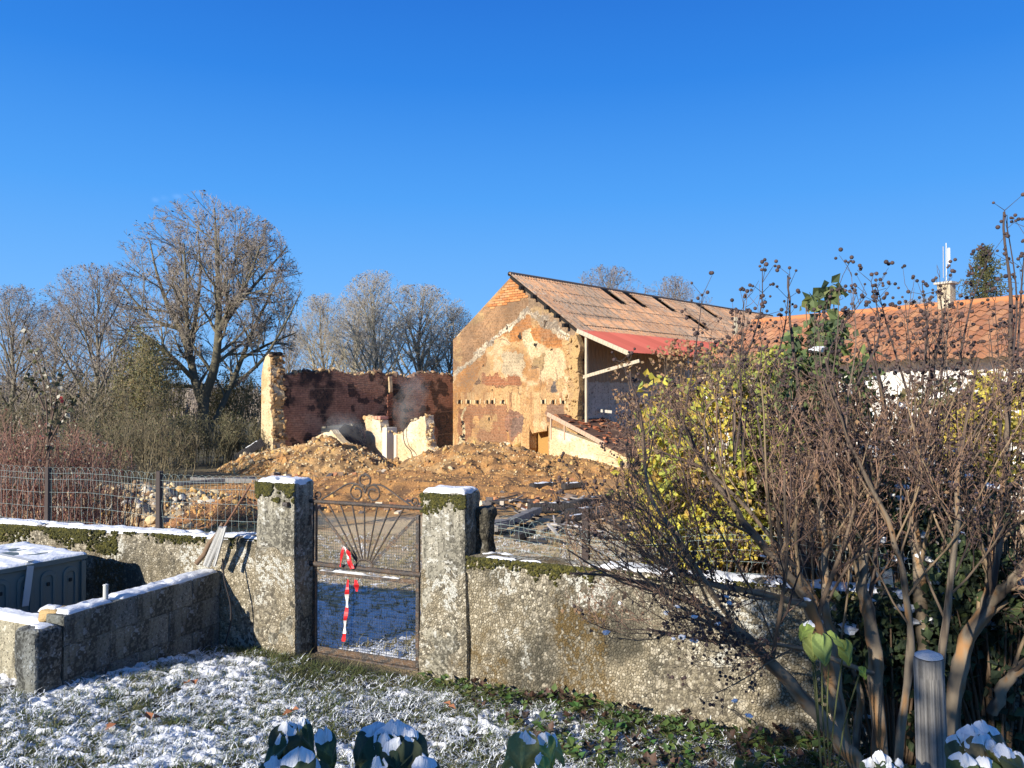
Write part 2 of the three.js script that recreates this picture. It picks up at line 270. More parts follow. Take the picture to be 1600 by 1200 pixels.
function pillar(label, t, w, h, seed, mossN) {
  const o = thing('gate_pillar', label, 'gate pillar', wp(t, 0, -.12), WALL, null);
  const g = roughBox(w, h + .3, .25, { cell: .022, r: .028, amp: .011, f: 12, seed, coarse: .012, side: (x, y, z) => { const k = 1 + .06 * sstep(.75, .4, y - .3); return [x * k, z]; } });
  part('pillar_body', g.translate(0, -.3, 0), concrete, o);
  part('render_coat', roughBox(w + .012, .99, .262, { cell: .022, r: .02, amp: .009, f: 12, seed: seed + 5, coarse: .008, top: (x) => (fbm(x * 9, seed, 3, 3) - .5) * .14, side: (x, y, z) => [x * (1 + .06 * sstep(.75, .4, y - .15)), z] }).translate(0, -.15, 0), roughcast, o, 'coarse pebbly render on the lower part');
  const s = snowCap(w * .97, .24, .03, { seed, gaps: .2, cell: .012, droop: .02 }); part('snow_cap', s.translate(0, h - .005, 0), snowMat, o);
  moss(o, mossN, (r) => { const x = rr(-w / 2, w / 2, r), d = r() ** 1.3 * .14; return fbm(x * 15 + seed, d * 15, 3, 3) > .36 + d * 2.4 + (r() - .5) * .3 ? v3(x, h - d - .012, .127) : null; }, seed, .004, .012);
  return o;
}
const P1 = pillar('left concrete gate pillar with flat snowy mossy top and a hinge block', -.19, .37, 1.37, 3, 900);
const P2 = pillar('right concrete gate pillar with rounded mossy top, joining the pebbly wall', 1.27, .35, 1.36, 8, 700);
{ // dark ivy-grown rear post stub beside the right pillar
  const g = roughBox(.12, 1.24, .14, { cell: .02, r: .04, amp: .03, f: 14, seed: 5, coarse: .03 });
  part('rear_pier', g.translate(.22, 0, -.1), tintCopy(concrete, [.35, .33, .3]), P2);
  part('hinge_block', roughBox(.05, .035, .04, { cell: .01, r: .006, amp: .002 }).translate(.12, 1.19, .14), rust, P1);
}

// ---------------------------------------------------------------- garden gate
{
  const gate = thing('garden_gate', 'rusty iron garden gate with fan of bars, scrolls and wire mesh between the pillars', 'gate', wp(.025, .01, -.19), WALL);
  const W = .95, H = 1.2, mid = .715, bar = (name, pts, r, sides = 8, par = gate) => part(name, new Soup().tube(pts, r, sides, [1, 1, 1], true).done(), rust, par);
  const L = (x0, y0, x1, y1, z = 0) => [v3(x0, y0, z), v3(x1, y1, z)];
  const rail = (x, y, w, h, d, name) => part(name, roughBox(w, h, d, { cell: .05, r: .004, amp: .001 }).translate(x, y - h / 2, 0), rust, gate);
  rail(.014, (H) / 2, .028, H, .03, 'stile'); rail(W - .014, (H) / 2 - .02, .028, H - .06, .03, 'stile');
  bar('top_rail', L(-.03, H, W + .05, H, .004), .015, 10); bar('middle_rail', L(-.02, mid, W + .02, mid, .012), .02, 10);
  rail(W / 2, mid - .06, W - .06, .035, .012, 'middle_flat'); rail(W / 2, .055, W - .06, .05, .014, 'bottom_flat'); bar('bottom_rail', L(-.02, .015, W, .015, .012), .02, 10);
  // fan of bars from a half ring
  const fx = .475, fy = mid + .015;
  for (const [tx, w] of [[.05, 2], [.14, 1], [.25, 1], [.36, 1], [.47, 1], [.585, 1], [.695, 1], [.815, 1], [.91, 2]]) {
    const d = v3(tx - fx, H - .02 - fy, 0), l = w === 2 ? .33 : 0, e = (w === 2 ? v3(tx, tx < .5 ? H - .06 : H - .08, 0) : v3(tx, H - .01, 0)), s = v3(fx + d.x * .16, fy + .02 + .02 * (1 - Math.abs(d.x)), 0);
    if (w === 2) part('fan_bar', roughBox(.022, s.distanceTo(e), .006, { cell: .1, r: .002, amp: 0 }).rotateZ(Math.atan2(-(e.x - s.x), e.y - s.y)).translate(s.x, s.y, 0), rust, gate); else bar('fan_bar', [s, e], .0065, 7);
  }
  { const ring = []; for (let i = 0; i <= 16; i++) { const a = Math.PI * i / 16; ring.push(v3(fx + Math.cos(a) * .072, fy + .005 + Math.sin(a) * .05, .004)); } bar('half_ring', ring, .0075, 7); }
  // scrolls on the top rail
  const spiral = (cx, cy, r0, r1, a0, turns, n = 34) => { const p = []; for (let i = 0; i <= n; i++) { const f = i / n, a = a0 + turns * Math.PI * 2 * f, r = lerp(r0, r1, f); p.push(v3(cx + Math.cos(a) * r, cy + Math.sin(a) * r, 0)); } return p; };
  for (const s of [-1, 1]) {
    bar('scroll', spiral(fx + s * .073, H + .085, .072, .03, s > 0 ? Math.PI : 0, s * -1.35), .0075, 7);
    bar('scroll', spiral(fx + s * .005, H + .185, .045, .04, s > 0 ? -Math.PI / 2 : -Math.PI / 2, s * .62, 20).map((p) => p), .0075, 7);
    bar('crest_bar', spline([v3(fx + s * .07, H + .155, 0), v3(fx + s * .15, H + .15, 0), v3(fx + s * .3, H + .07, 0), v3(fx + s * .4, H + .015, 0)], 16), .007, 7);
    bar('end_curl', spiral(fx + s * .43, H + .045, .035, .014, s > 0 ? -Math.PI / 2 : -Math.PI / 2, s * 1.25, 22), .0065, 6);
  }
  // welded mesh, lower panel and upper corners
  const mesh = new Soup(), step = .021, clipFan = (x, y) => y < fy + (H - fy) * Math.abs(x - fx) / .5 * 0 + 9;
  for (let x = .03; x < W - .03; x += step) mesh.tube(L(x, .06, x, mid - .05, -.012), .0013, 4, [.07, .08, .06]);
  for (let y = .07; y < mid - .05; y += step) mesh.tube(L(.03, y, W - .03, y, -.0145), .0013, 4, [.07, .08, .06]);
  const slope = (x) => fy + .02 + Math.abs(x - fx) / .43 * (H - fy - .09);
  for (let x = .03; x < W - .03; x += step) if (slope(x) > fy + .04) mesh.tube(L(x, fy, x, Math.min(H - .03, slope(x)), -.012), .0013, 4, [.07, .08, .06]);
  for (let y = fy + .02; y < H - .06; y += step) { const dx = (y - fy - .02) / (H - fy - .09) * .43; mesh.tube(L(.03, y, fx - dx, y, -.0145), .0013, 4, [.07, .08, .06]); mesh.tube(L(fx + dx, y, W - .03, y, -.0145), .0013, 4, [.07, .08, .06]); }
  part('wire_mesh', mesh.done(), mat({ vertexColors: true, roughness: .5, metalness: .3 }), gate, null, 'stuff');
  rail(W - .04, mid + .05, .05, .07, .02, 'lock_plate');
  for (const y of [.2, 1.05]) bar('hinge', L(-.035, y - .04, -.035, y + .04), .014, 8);
  part('snow_line', snowCap(W * .75, .03, .008, { seed: 2, gaps: .38, cell: .008, droop: .006 }).translate(W * .45, mid - .04, .004), snowMat, gate);
  // red and white tape tied round the middle rail
  const tape = thing('barrier_tape', 'red and white striped plastic tape knotted on the gate, one end hanging down', 'barrier tape', wp(.36, .73, -.165), WALL);
  const red = mat({ color: new THREE.Color().setRGB(.72, .025, .03), roughness: .45, side: THREE.DoubleSide }), white = mat({ color: new THREE.Color().setRGB(.8, .79, .76), roughness: .45, side: THREE.DoubleSide });
  const ribbon = (pts, w, n, stripes) => { const c = spline(pts.map((p) => v3(...p)), n), sr = Array.from({ length: stripes }, () => new Soup()); for (let i = 0; i < n; i++) { const f = i / n, k = Math.floor(f * stripes), tw = (q) => { const a = .5 * Math.sin(q * .6 + w * 90), ww = w * (.55 + .45 * Math.abs(Math.cos(q * .45))); return v3(Math.cos(a) * ww, 0, Math.sin(a) * ww + .004 * Math.sin(q)); }; const a = tw(i), b = tw(i + 1); sr[k].quad(c[i].clone().sub(a), c[i].clone().add(a), c[i + 1].clone().add(b), c[i + 1].clone().sub(b), [1, 1, 1]); } sr.forEach((q, k) => part(k % 2 ? 'white_stripe' : 'red_stripe', q.done(), k % 2 ? white : red, tape)); };
  ribbon([[.02, -.09, .02], [.012, -.2, .024], [.01, -.3, .02], [-.005, -.4, .022], [-.012, -.5, .02], [-.02, -.56, .024]], .017, 30, 5);
  ribbon([[-.045, .005, .03], [-.03, .08, .035], [-.01, .16, .03], [.02, .1, .03], [.035, .03, .03], [.05, -.005, .03]], .011, 22, 3);
  ribbon([[.0, .15, .028], [.03, .12, .034], [.05, .05, .03], [.065, .0, .026]], .016, 16, 1);
  ribbon([[.09, -.085, .02], [.098, -.12, .026], [.1, -.17, .024]], .021, 10, 1);
}

// ---------------------------------------------------------------- wire fences on the wall
function fence(label, t0, t1, posts, y0, h, seed, sag) {
  const o = thing('wire_fence', label, 'fence', wp((t0 + t1) / 2, 0, -.2), WALL), r = RNG(seed), len = t1 - t0, tc = (t0 + t1) / 2;
  const wire = mat({ color: new THREE.Color().setRGB(.3, .36, .33), roughness: .5, metalness: .3 }), pm = mat({ color: new THREE.Color().setRGB(.055, .04, .035), roughness: .85 });
  for (const [t, hh, yb] of posts) part('post', roughBox(.05, hh, .05, { cell: .04, r: .008, amp: .003 }).translate(t - tc, yb ?? y0 - .1, -.01), pm, o);
  const dz = (x, y) => (fbm(x * 1.1 + seed, y * 1.3, 2, 2) - .5) * .1 * sag, dy = (x) => (fbm(x * .8 + seed, 7, 1, 2) - .5) * .09 * sag - .04 * sag * (1 - Math.cos(x * 3)) / 2;
  const hs = [.01, .14, .27, .385, .44].map((q) => q / .44 * (h - .06)), line = (y) => { const p = []; for (let i = 0; i <= 50; i++) { const x = (i / 50 - .5) * len; p.push(v3(x, y0 + y + dy(x) + (fbm(x * 5, y * 9, seed, 2) - .5) * .012, dz(x, y))); } return p; };
  for (const y of hs) part('line_wire', new Soup().tube(line(y), .0015, 4, [1, 1, 1]).done(), wire, o);
  const step = .078, n = Math.floor(len / step);
  for (let i = 0; i < n - 1; i++) {                                 // hoops: up, over two meshes, down again
    const x0 = (i + .5) * step - len / 2, x1 = x0 + step * 1.55, j = () => (r() - .5) * .018 * (1 + sag), P = [];
    for (let k = 0; k <= 4; k++) { const y = k / 4 * (h - .06); P.push(v3(x0 + j(), y0 + y + dy(x0), dz(x0, y))); }
    for (let k = 1; k < 6; k++) { const a = Math.PI * (1 - k / 6); P.push(v3((x0 + x1) / 2 + Math.cos(a) * (x1 - x0) / 2, y0 + h - .06 + Math.sin(a) * .06 + dy(x0), dz(x0, h))); }
    for (let k = 4; k >= 3; k--) { const y = k / 4 * (h - .06); P.push(v3(x1 + j() * .6, y0 + y + dy(x1), dz(x1, y))); }
    part('hoop_wire', new Soup().tube(P, .0014, 4, [1, 1, 1]).done(), wire, o);
  }
  return o;
}
fence('left wire fence with hooped top and two dark posts on the mossy wall', -4.5, -.4, [[-3.03, .6], [-1.62, .62]], .86, .52, 3, .5);
fence('right sagging wire fence with one thin post behind the pebbly wall', 1.55, 5.2, [[2.24, .42, .86], [3.6, .4, .86]], .9, .3, 9, 1.6);
// ---------------------------------------------------------------- concrete bin of blocks, container, loose timber
{
  const shadeTintBlock = [tintCopy(concrete, [.5, .56, .66]), tintCopy(concrete, [.58, .63, .7]), tintCopy(concrete, [.42, .48, .57])];  // darker, bluer block tints: the wall's sky-lit shade is painted into the colour
  const bin = thing('concrete_bin', 'low bin of mossy concrete blocks with snow on its broken top', 'block wall', wp(-.74, 0, 0), WALL);
  const T = .17, base = (z) => .02 + z * .05;
  part('core', roughBox(T - .016, .6, 1.34, { cell: .05, r: .01, amp: .004 }).translate(-T / 2, .0, .67), shadeTintBlock[2], bin);
  let s = 3;
  for (let row = 0; row < 3; row++) for (let k = 0; k < 3; k++) {
    const off = row % 2 ? 0 : .22, z0 = Math.max(0, k * .5 - off), z1 = Math.min(1.34, (k + 1) * .5 - off + (k === 2 ? .5 : 0)); if (z1 - z0 < .05) continue;
    const h = row === 2 ? .19 : .213;
    part('block', roughBox(T, h, z1 - z0 - .003, { cell: .022, r: .008, amp: .008, f: 15, seed: s, coarse: .006 }).translate(-T / 2, .01 + row * .216, (z0 + z1) / 2), shadeTintBlock[s % 3], bin); s++;
  }
  part('end_stub', roughBox(.19, .6, .19, { cell: .022, r: .03, amp: .014, f: 14, seed: 41, coarse: .014 }).translate(-.09, -.02, 1.44), shadeTintBlock[0], bin);
  part('snow_cap', snowCap(.16, 1.3, .022, { seed: 6, gaps: .24, cell: .011 }).translate(-T / 2, .632, .66), snowMat, bin);
  part('snow_cap', snowCap(.17, .17, .018, { seed: 9, gaps: .4, cell: .01 }).translate(-.09, .575, 1.44), snowMat, bin);
  part('front_wall', roughBox(2.2, .55, .15, { cell: .035, r: .02, amp: .01, seed: 51, coarse: .012}).translate(-1.28, .0, 1.27), tintCopy(concrete, [1, .98, .9]), bin, 'sunlit front wall of the bin');
  part('snow_cap', snowCap(2.1, .15, .025, { seed: 16, gaps: .3, cell: .014 }).translate(-1.28, .555, 1.27), snowMat, bin);
  const st = thing('stone', 'ochre sandstone lump with snow on it, wedged on the bin corner', 'stone', wp(-.93, .565, 1.27), WALL + .2);
  part('stone_body', roughBox(.15, .085, .12, { cell: .015, r: .025, amp: .012, f: 18, seed: 2 }), mat({ color: new THREE.Color().setRGB(.48, .33, .15), bumpMap: soilTex.bump, bumpScale: .01 }), st);
  part('snow_cap', snowCap(.13, .1, .02, { seed: 3, gaps: .2, cell: .01 }).translate(-.01, .08, 0), snowMat, st);
  const pipe = thing('pipe_stub', 'short pale pipe stub standing in snow on the block wall', 'pipe', wp(-.81, .64, .98), WALL);
  part('pipe_body', new THREE.CylinderGeometry(.016, .017, .11, 14).translate(0, .05, 0), mat({ color: new THREE.Color().setRGB(.5, .5, .46) }), pipe);
  part('snow_cap', snowCap(.03, .03, .008, { gaps: .05, cell: .004, droop: .003 }).translate(0, .104, 0), snowMat, pipe);
}
{ // ribbed plastic container with a snowy lid
  const pos = wp(-1.80, .06, .385), o = thing('storage_container', 'grey-green ribbed plastic container under a snowy lid, inside the block bin', 'container', pos, WALL - .14);
  const pl = mat({ color: new THREE.Color().setRGB(.13, .165, .15), roughness: .55 }), dk = mat({ color: new THREE.Color().setRGB(.02, .025, .022) });
  const H = .66, Lz = 1.5, Wx = .9;
  part('body', roughBox(Wx, H, Lz, { cell: .06, r: .015, amp: .002 }).translate(-Wx / 2, 0, Lz / 2), pl, o);
  for (let k = 0; k < 8; k++) {
    const z = .1 + k * .17, sh1 = new THREE.Shape(); sh1.moveTo(-.055, 0); sh1.lineTo(.055, 0); sh1.lineTo(.055, .36); sh1.absarc(0, .36, .055, 0, Math.PI, false); sh1.lineTo(-.055, 0);
    const h = new THREE.Path(); h.moveTo(-.036, .0); h.lineTo(.036, .0); h.lineTo(.036, .35); h.absarc(0, .35, .036, 0, Math.PI, false); h.lineTo(-.036, 0); sh1.holes.push(h);
    part('rib_arch', new THREE.ExtrudeGeometry(sh1, { depth: .007, bevelEnabled: true, bevelSize: .004, bevelThickness: .003, bevelSegments: 1 }).rotateY(Math.PI / 2).translate(.0, .2, z), pl, o);
    part('hole', roughBox(.02, .03, .022, { cell: .02, r: .004, amp: 0 })  .translate(.004, .5, z), dk, o);
  }
  part('corner_post', roughBox(.04, H - .01, .04, { cell: .1, r: .008, amp: 0 }).translate(0, 0, .0), pl, o);
  part('lid', roughBox(Wx + .06, .04, Lz + .06, { cell: .06, r: .012, amp: .003 }).translate(-Wx / 2, H, Lz / 2), pl, o);
  part('snow_cap', snowCap(Wx + .05, Lz + .05, .014, { seed: 8, gaps: .3, cell: .02, droop: .015 }).translate(-Wx / 2, H + .038, Lz / 2), snowMat, o);
  part('strap', roughBox(.008, .3, .05, { cell: .06, r: .003, amp: .001 }).rotateX(-.12).translate(.03, H - .27, .45), mat({ color: new THREE.Color().setRGB(.55, .55, .52) }), o);
  part('strap', roughBox(.9, .012, .05, { cell: .1, r: .004, amp: .002 }).translate(-.42, H + .055, .41), mat({ color: new THREE.Color().setRGB(.6, .6, .58) }), o, 'strap over the lid');
}
{ // sticks leaning against the wall
  const lean = (name, label, cat, a, b, geoFn, m) => { const o = thing(name, label, cat, a), d = b.clone().sub(a), q = new THREE.Quaternion().setFromUnitVectors(v3(0, 1, 0), d.clone().normalize()); const g = geoFn(d.length()); o.quaternion.copy(q); part('shaft', g, m, o); return o; };
  lean('wooden_plank', 'pale grey weathered plank leaning between block wall and garden wall', 'plank', at(324, 884, 5.98), at(349, 824, 5.92), (l) => roughBox(.06, l, .03, { cell: .03, r: .004, amp: .003 }), woodMat([.62, .6, .56]));
  lean('wooden_plank', 'narrow light lath lying against the pale leaning plank', 'plank', at(336, 884, 5.9), at(353, 822, 5.88), (l) => roughBox(.022, l, .03, { cell: .03, r: .003, amp: .002 }), woodMat([.75, .73, .68]));
  lean('branch', 'crooked brown branch leaning left of the pale plank', 'branch', at(308, 880, 6.0), at(351, 816, 6.05), (l) => { const s = new Soup(); s.tube([0, .25, .5, .75, 1].map((f, i) => v3((i % 2) * .012, f * l, .008 * i)), [.02, .02, .018, .016, .012], 8, [.2, .13, .08], true); return s.done(); }, VC);
  lean('metal_rod', 'thin rusty rod rising above the leaning planks', 'rod', at(352, 822, 6.0), at(392, 758, 6.1), (l) => { const s = new Soup(); s.tube([v3(0, -.2, 0), v3(0, l, 0)], .0085, 8, [.2, .1, .06], true); return s.done(); }, VC);
  const c = thing('cable', 'black cable hanging down the end of the block wall', 'cable', [0, 0, 0]); part('strand', new Soup().tube(spline([at(349, 872, 5.93), at(352, 905, 5.9), at(361, 940, 5.9), at(362, 970, 5.9), at(354, 1003, 5.88)], 20), .006, 6, [.035, .03, .03], true).done(), VC, c);
}

// ---------------------------------------------------------------- barn with burnt gable, lean-to and shed
const BARN = -43.8 * Math.PI / 180, GB = -.75, B0 = v3(2.625, 0, -30);
const bk = (px) => (px - 800) / 1200, bs = (px) => -(2.625 - 30 * bk(px)) / (.722 + .692 * bk(px)), by = (px, py) => EYE - (py - CY) / FPX * (30 - .692 * bs(px));   // photo point on the gable plane -> local x, height
const bw = (x, y, z) => v3(B0.x + .722 * x - .692 * z, y, B0.z + .692 * x + .722 * z);
const gx = (px, py) => [bs(px), by(px, py)];
const inPoly = (p, x, y) => { let c = false; for (let i = 0, j = p.length - 1; i < p.length; j = i++) if ((p[i][1] > y) !== (p[j][1] > y) && x < (p[j][0] - p[i][0]) * (y - p[i][1]) / (p[j][1] - p[i][1]) + p[i][0]) c = !c; return c; };
const gableTex = (() => {                                           // plaster, bared brick, soot and the scar of the burnt roof; 8 m by 8 m in the gable's own metres
  const N = 1280, M = 1280, S = 8.4, a = tiled(N, M, 6, 7, 71), b = tiled(N, M, 14, 6, 72), f = tiled(N, M, 160, 3, 73), c1 = tiled(N, M, 9, 5, 74), w1 = tiled(N, M, 20, 4, 75), w2 = tiled(N, M, 20, 4, 76);
  const poly = (...q) => { const p = []; for (let i = 0; i < q.length; i += 2) p.push(gx(q[i], q[i + 1])); return p; };
  const zones = [
    [poly(700, 540, 700, 590, 716, 582, 826, 486, 826, 462, 764, 478, 752, 484), [.4, .22, .105], .03],
    [poly(826, 462, 826, 488, 896, 532, 905, 505, 806, 430), [.34, .225, .135], .02],
    [poly(790, 512, 822, 493, 884, 528, 880, 545, 838, 536, 800, 533, 778, 530), [.47, .19, .055], .03],
    [poly(752, 587, 812, 585, 815, 600, 790, 604, 752, 603), [.34, .135, .06], .02],
    [poly(715, 634, 792, 632, 796, 650, 788, 735, 712, 740), [.33, .155, .075], .05],
    [poly(797, 634, 815, 650, 812, 680, 800, 690, 792, 660), [.3, .15, .09], .02],
    [poly(800, 655, 815, 652, 816, 678, 800, 680), [.2, .12, .085], .02],
    [poly(850, 632, 880, 634, 878, 655, 852, 656), [.27, .15, .09], .02],
    [poly(712, 590, 745, 560, 760, 548, 760, 575, 722, 600), [.48, .22, .07], .03],
    [poly(833, 560, 852, 550, 856, 556, 846, 574, 832, 576), [.16, .095, .055], .012],
    [poly(742, 590, 748, 588, 750, 600, 742, 600), [.14, .08, .05], .008],
    [poly(783, 555, 818, 553, 822, 565, 818, 590, 800, 588, 784, 580), [.56, .43, .26], .05],
    [poly(818, 515, 828, 518, 838, 532, 846, 540, 826, 545, 815, 535), [.64, .5, .28], .02],
    [poly(722, 632, 726, 632, 724, 690, 720, 690), [.6, .46, .26], .008],
    [poly(740, 650, 748, 650, 748, 735, 738, 735), [.55, .3, .12], .01],
    [poly(785, 690, 796, 688, 800, 705, 790, 716), [.66, .58, .42], .012],
    [poly(715, 680, 722, 680, 722, 700, 714, 700), [.62, .5, .3], .01],
    [poly(716, 700, 722, 690, 726, 740, 716, 740), [.4, .2, .1], .01],
    [poly(852, 592, 882, 590, 882, 612, 852, 612), [.46, .27, .13], .02],
    [poly(860, 594, 868, 590, 870, 610, 860, 612), [.12, .1, .09], .02],
  ];
  const R0 = gx(712, 584), R1 = gx(824, 486), R2 = gx(896, 530), seg = (x, y, p, q) => { const dx = q[0] - p[0], dy = q[1] - p[1], t = clamp(((x - p[0]) * dx + (y - p[1]) * dy) / (dx * dx + dy * dy)); return Math.hypot(x - p[0] - t * dx, y - p[1] - t * dy); };
  const lines = [[758, 533, 800, 535], [770, 603, 812, 605], [845, 570, 845, 632], [868, 575, 868, 590], [800, 607, 800, 632], [735, 605, 735, 632], [812, 600, 812, 618]].map((q) => [gx(q[0], q[1]), gx(q[2], q[3])]);
  const holes = [[812, 527, 3.2, 4], [836, 536, 2, 3], [864, 546, 2.5, 2], [854, 503, 3, 3], [792, 512, 2, 3], [757, 575, 2, 3], [768, 610, 3, 2], [846, 465, 3, 2], [785, 700, 1.4, 3], [766, 655, 2, 5], [766, 700, 1.5, 6], [750, 690, 1.2, 6], [795, 672, 1.4, 3]];
  const t = paint(N, M, S, S, (i, px, py) => {
    const x0 = (px + .5) / N * S - S + .5, y0 = (py + .5) / M * S - 1.1, x = x0 + (w1[i] - .5) * .35, y = y0 + (w2[i] - .5) * .35;
    let c = mix3([.45, .245, .095], [.58, .37, .17], b[i]), h = .6; c = mix3(c, [.68, .5, .29], sstep(.56, .7, c1[i]) * .75); c = mix3(c, [.44, .2, .06], sstep(.56, .7, a[i]) * .8); c = mix3(c, [.3, .16, .07], sstep(.62, .7, b[i] * .5 + f[i] * .5) * .6); if (y0 < 2.1) { const v = w1[((py >> 4) * N + px * 3 % N) % w1.length]; c = mix3(c, v > .5 ? [.6, .4, .19] : [.33, .16, .07], sstep(.1, .22, Math.abs(v - .5)) * .75); }
    for (const [p, k, wob] of zones) { const e = (f[i] - .5) * wob * 2; if (inPoly(p, x + e, y + e)) { c = mix3(k, [k[0] * .6, k[1] * .6, k[2] * .6], sstep(.4, .75, b[i]) * .7); c = mix3(c, [.5, .33, .14], sstep(.66, .74, c1[i]) * .6); h = .42; } }
    const course = ((y0 / .14) % 1 + 1) % 1; if (h < .5 && course < .16) c = mix3(c, [.3, .22, .14], .35);
    const dl = seg(x, y, R0, R1), dr = seg(x, y, R1, R2), s = Math.max(sstep(.17, .09, dl), sstep(.2, .1, dr)); c = mix3(c, mix3([.26, .22, .17], [.58, .48, .33], sstep(.4, .66, b[i] * .6 + f[i] * .4)), s * sstep(.2, .5, f[i] + a[i] * .4)); h = Math.max(h, s * .8);
    for (const [p, q] of lines) if (seg(x, y, p, q) < .022) { c = mix3(c, [.08, .05, .03], .6); h -= .2; }
    for (const [hx, hy, rx, ry] of holes) { const [ux, uy] = gx(hx, hy); if (((x - ux) / (rx * .027)) ** 2 + ((y - uy) / (ry * .027)) ** 2 < 1) { c = [.03, .022, .016]; h = 0; } }
    c = mix3(c, [.12, .075, .045], sstep(.66, .78, a[i] * .6 + f[i] * .45) * .7);
    c = mix3(c, [.2, .13, .08], sstep(.42, .7, a[(i + 517 * N + 311) % (N * M)]) * .45 * (.4 + f[i])); const k = .52 + .76 * f[i]; return [c[0] * k, c[1] * k, c[2] * k, h * .6 + f[i] * .3 + b[i] * .1];
  });
  for (const q of [t.map, t.bump]) q.offset.set((S - .5) / S, 1.1 / S);
  return t;
})();
const gableMat = mat({ map: gableTex.map, bumpMap: gableTex.bump, bumpScale: .05 });
const ochre = mat({ color: new THREE.Color().setRGB(.45, .25, .07), bumpMap: soilTex.bump, bumpScale: .02 });
const char = mat({ color: new THREE.Color().setRGB(.018, .015, .013), bumpMap: wood.bump, bumpScale: .01 });
const ragged = (pts, n, amp, seed) => { const out = []; for (let i = 0; i < pts.length - 1; i++) { const [a, b] = [pts[i], pts[i + 1]], k = Math.max(1, Math.round(Math.hypot(b[0] - a[0], b[1] - a[1]) / n)); for (let j = 0; j < k; j++) { const f = j / k; out.push([lerp(a[0], b[0], f) + (vnoise(j * .7, i * 5, seed) - .5) * 2 * amp, lerp(a[1], b[1], f) + (vnoise(j * .7, i * 5, seed + 9) - .5) * 2 * amp]); } } out.push(pts[pts.length - 1]); return out; };
const shapeOf = (pts) => { const s = new THREE.Shape(); pts.forEach((p, i) => i ? s.lineTo(...p) : s.moveTo(...p)); return s; };
const plaster = (c1, c2, dark, seed, size = 3) => { const N = 512, a = tiled(N, N, 5, 6, seed), b = tiled(N, N, 60, 4, seed + 1); const t = paint(N, N, size, size, (i) => { let c = mix3(c1, c2, sstep(.35, .65, a[i])); c = mix3(c, dark, sstep(.6, .75, b[i] * .6 + a[(i * 7 + 991) % a.length] * .4) * .8); const k = .8 + .4 * b[i]; return [c[0] * k, c[1] * k, c[2] * k, b[i] * .6 + a[i] * .4]; }); return mat({ map: t.map, bumpMap: t.bump, bumpScale: .03 }); };
const creamPlaster = plaster([.62, .47, .27], [.72, .6, .42], [.38, .22, .09], 81), sootBrick = plaster([.105, .045, .03], [.17, .075, .045], [.018, .014, .012], 83, 4), greyPlaster = plaster([.42, .4, .34], [.52, .49, .42], [.13, .12, .1], 85), boards = woodMat([.5, .4, .28]);
const barn = thing('barn', 'old barn with fire-scarred ochre gable wall and long corrugated roof', 'barn', B0, BARN);
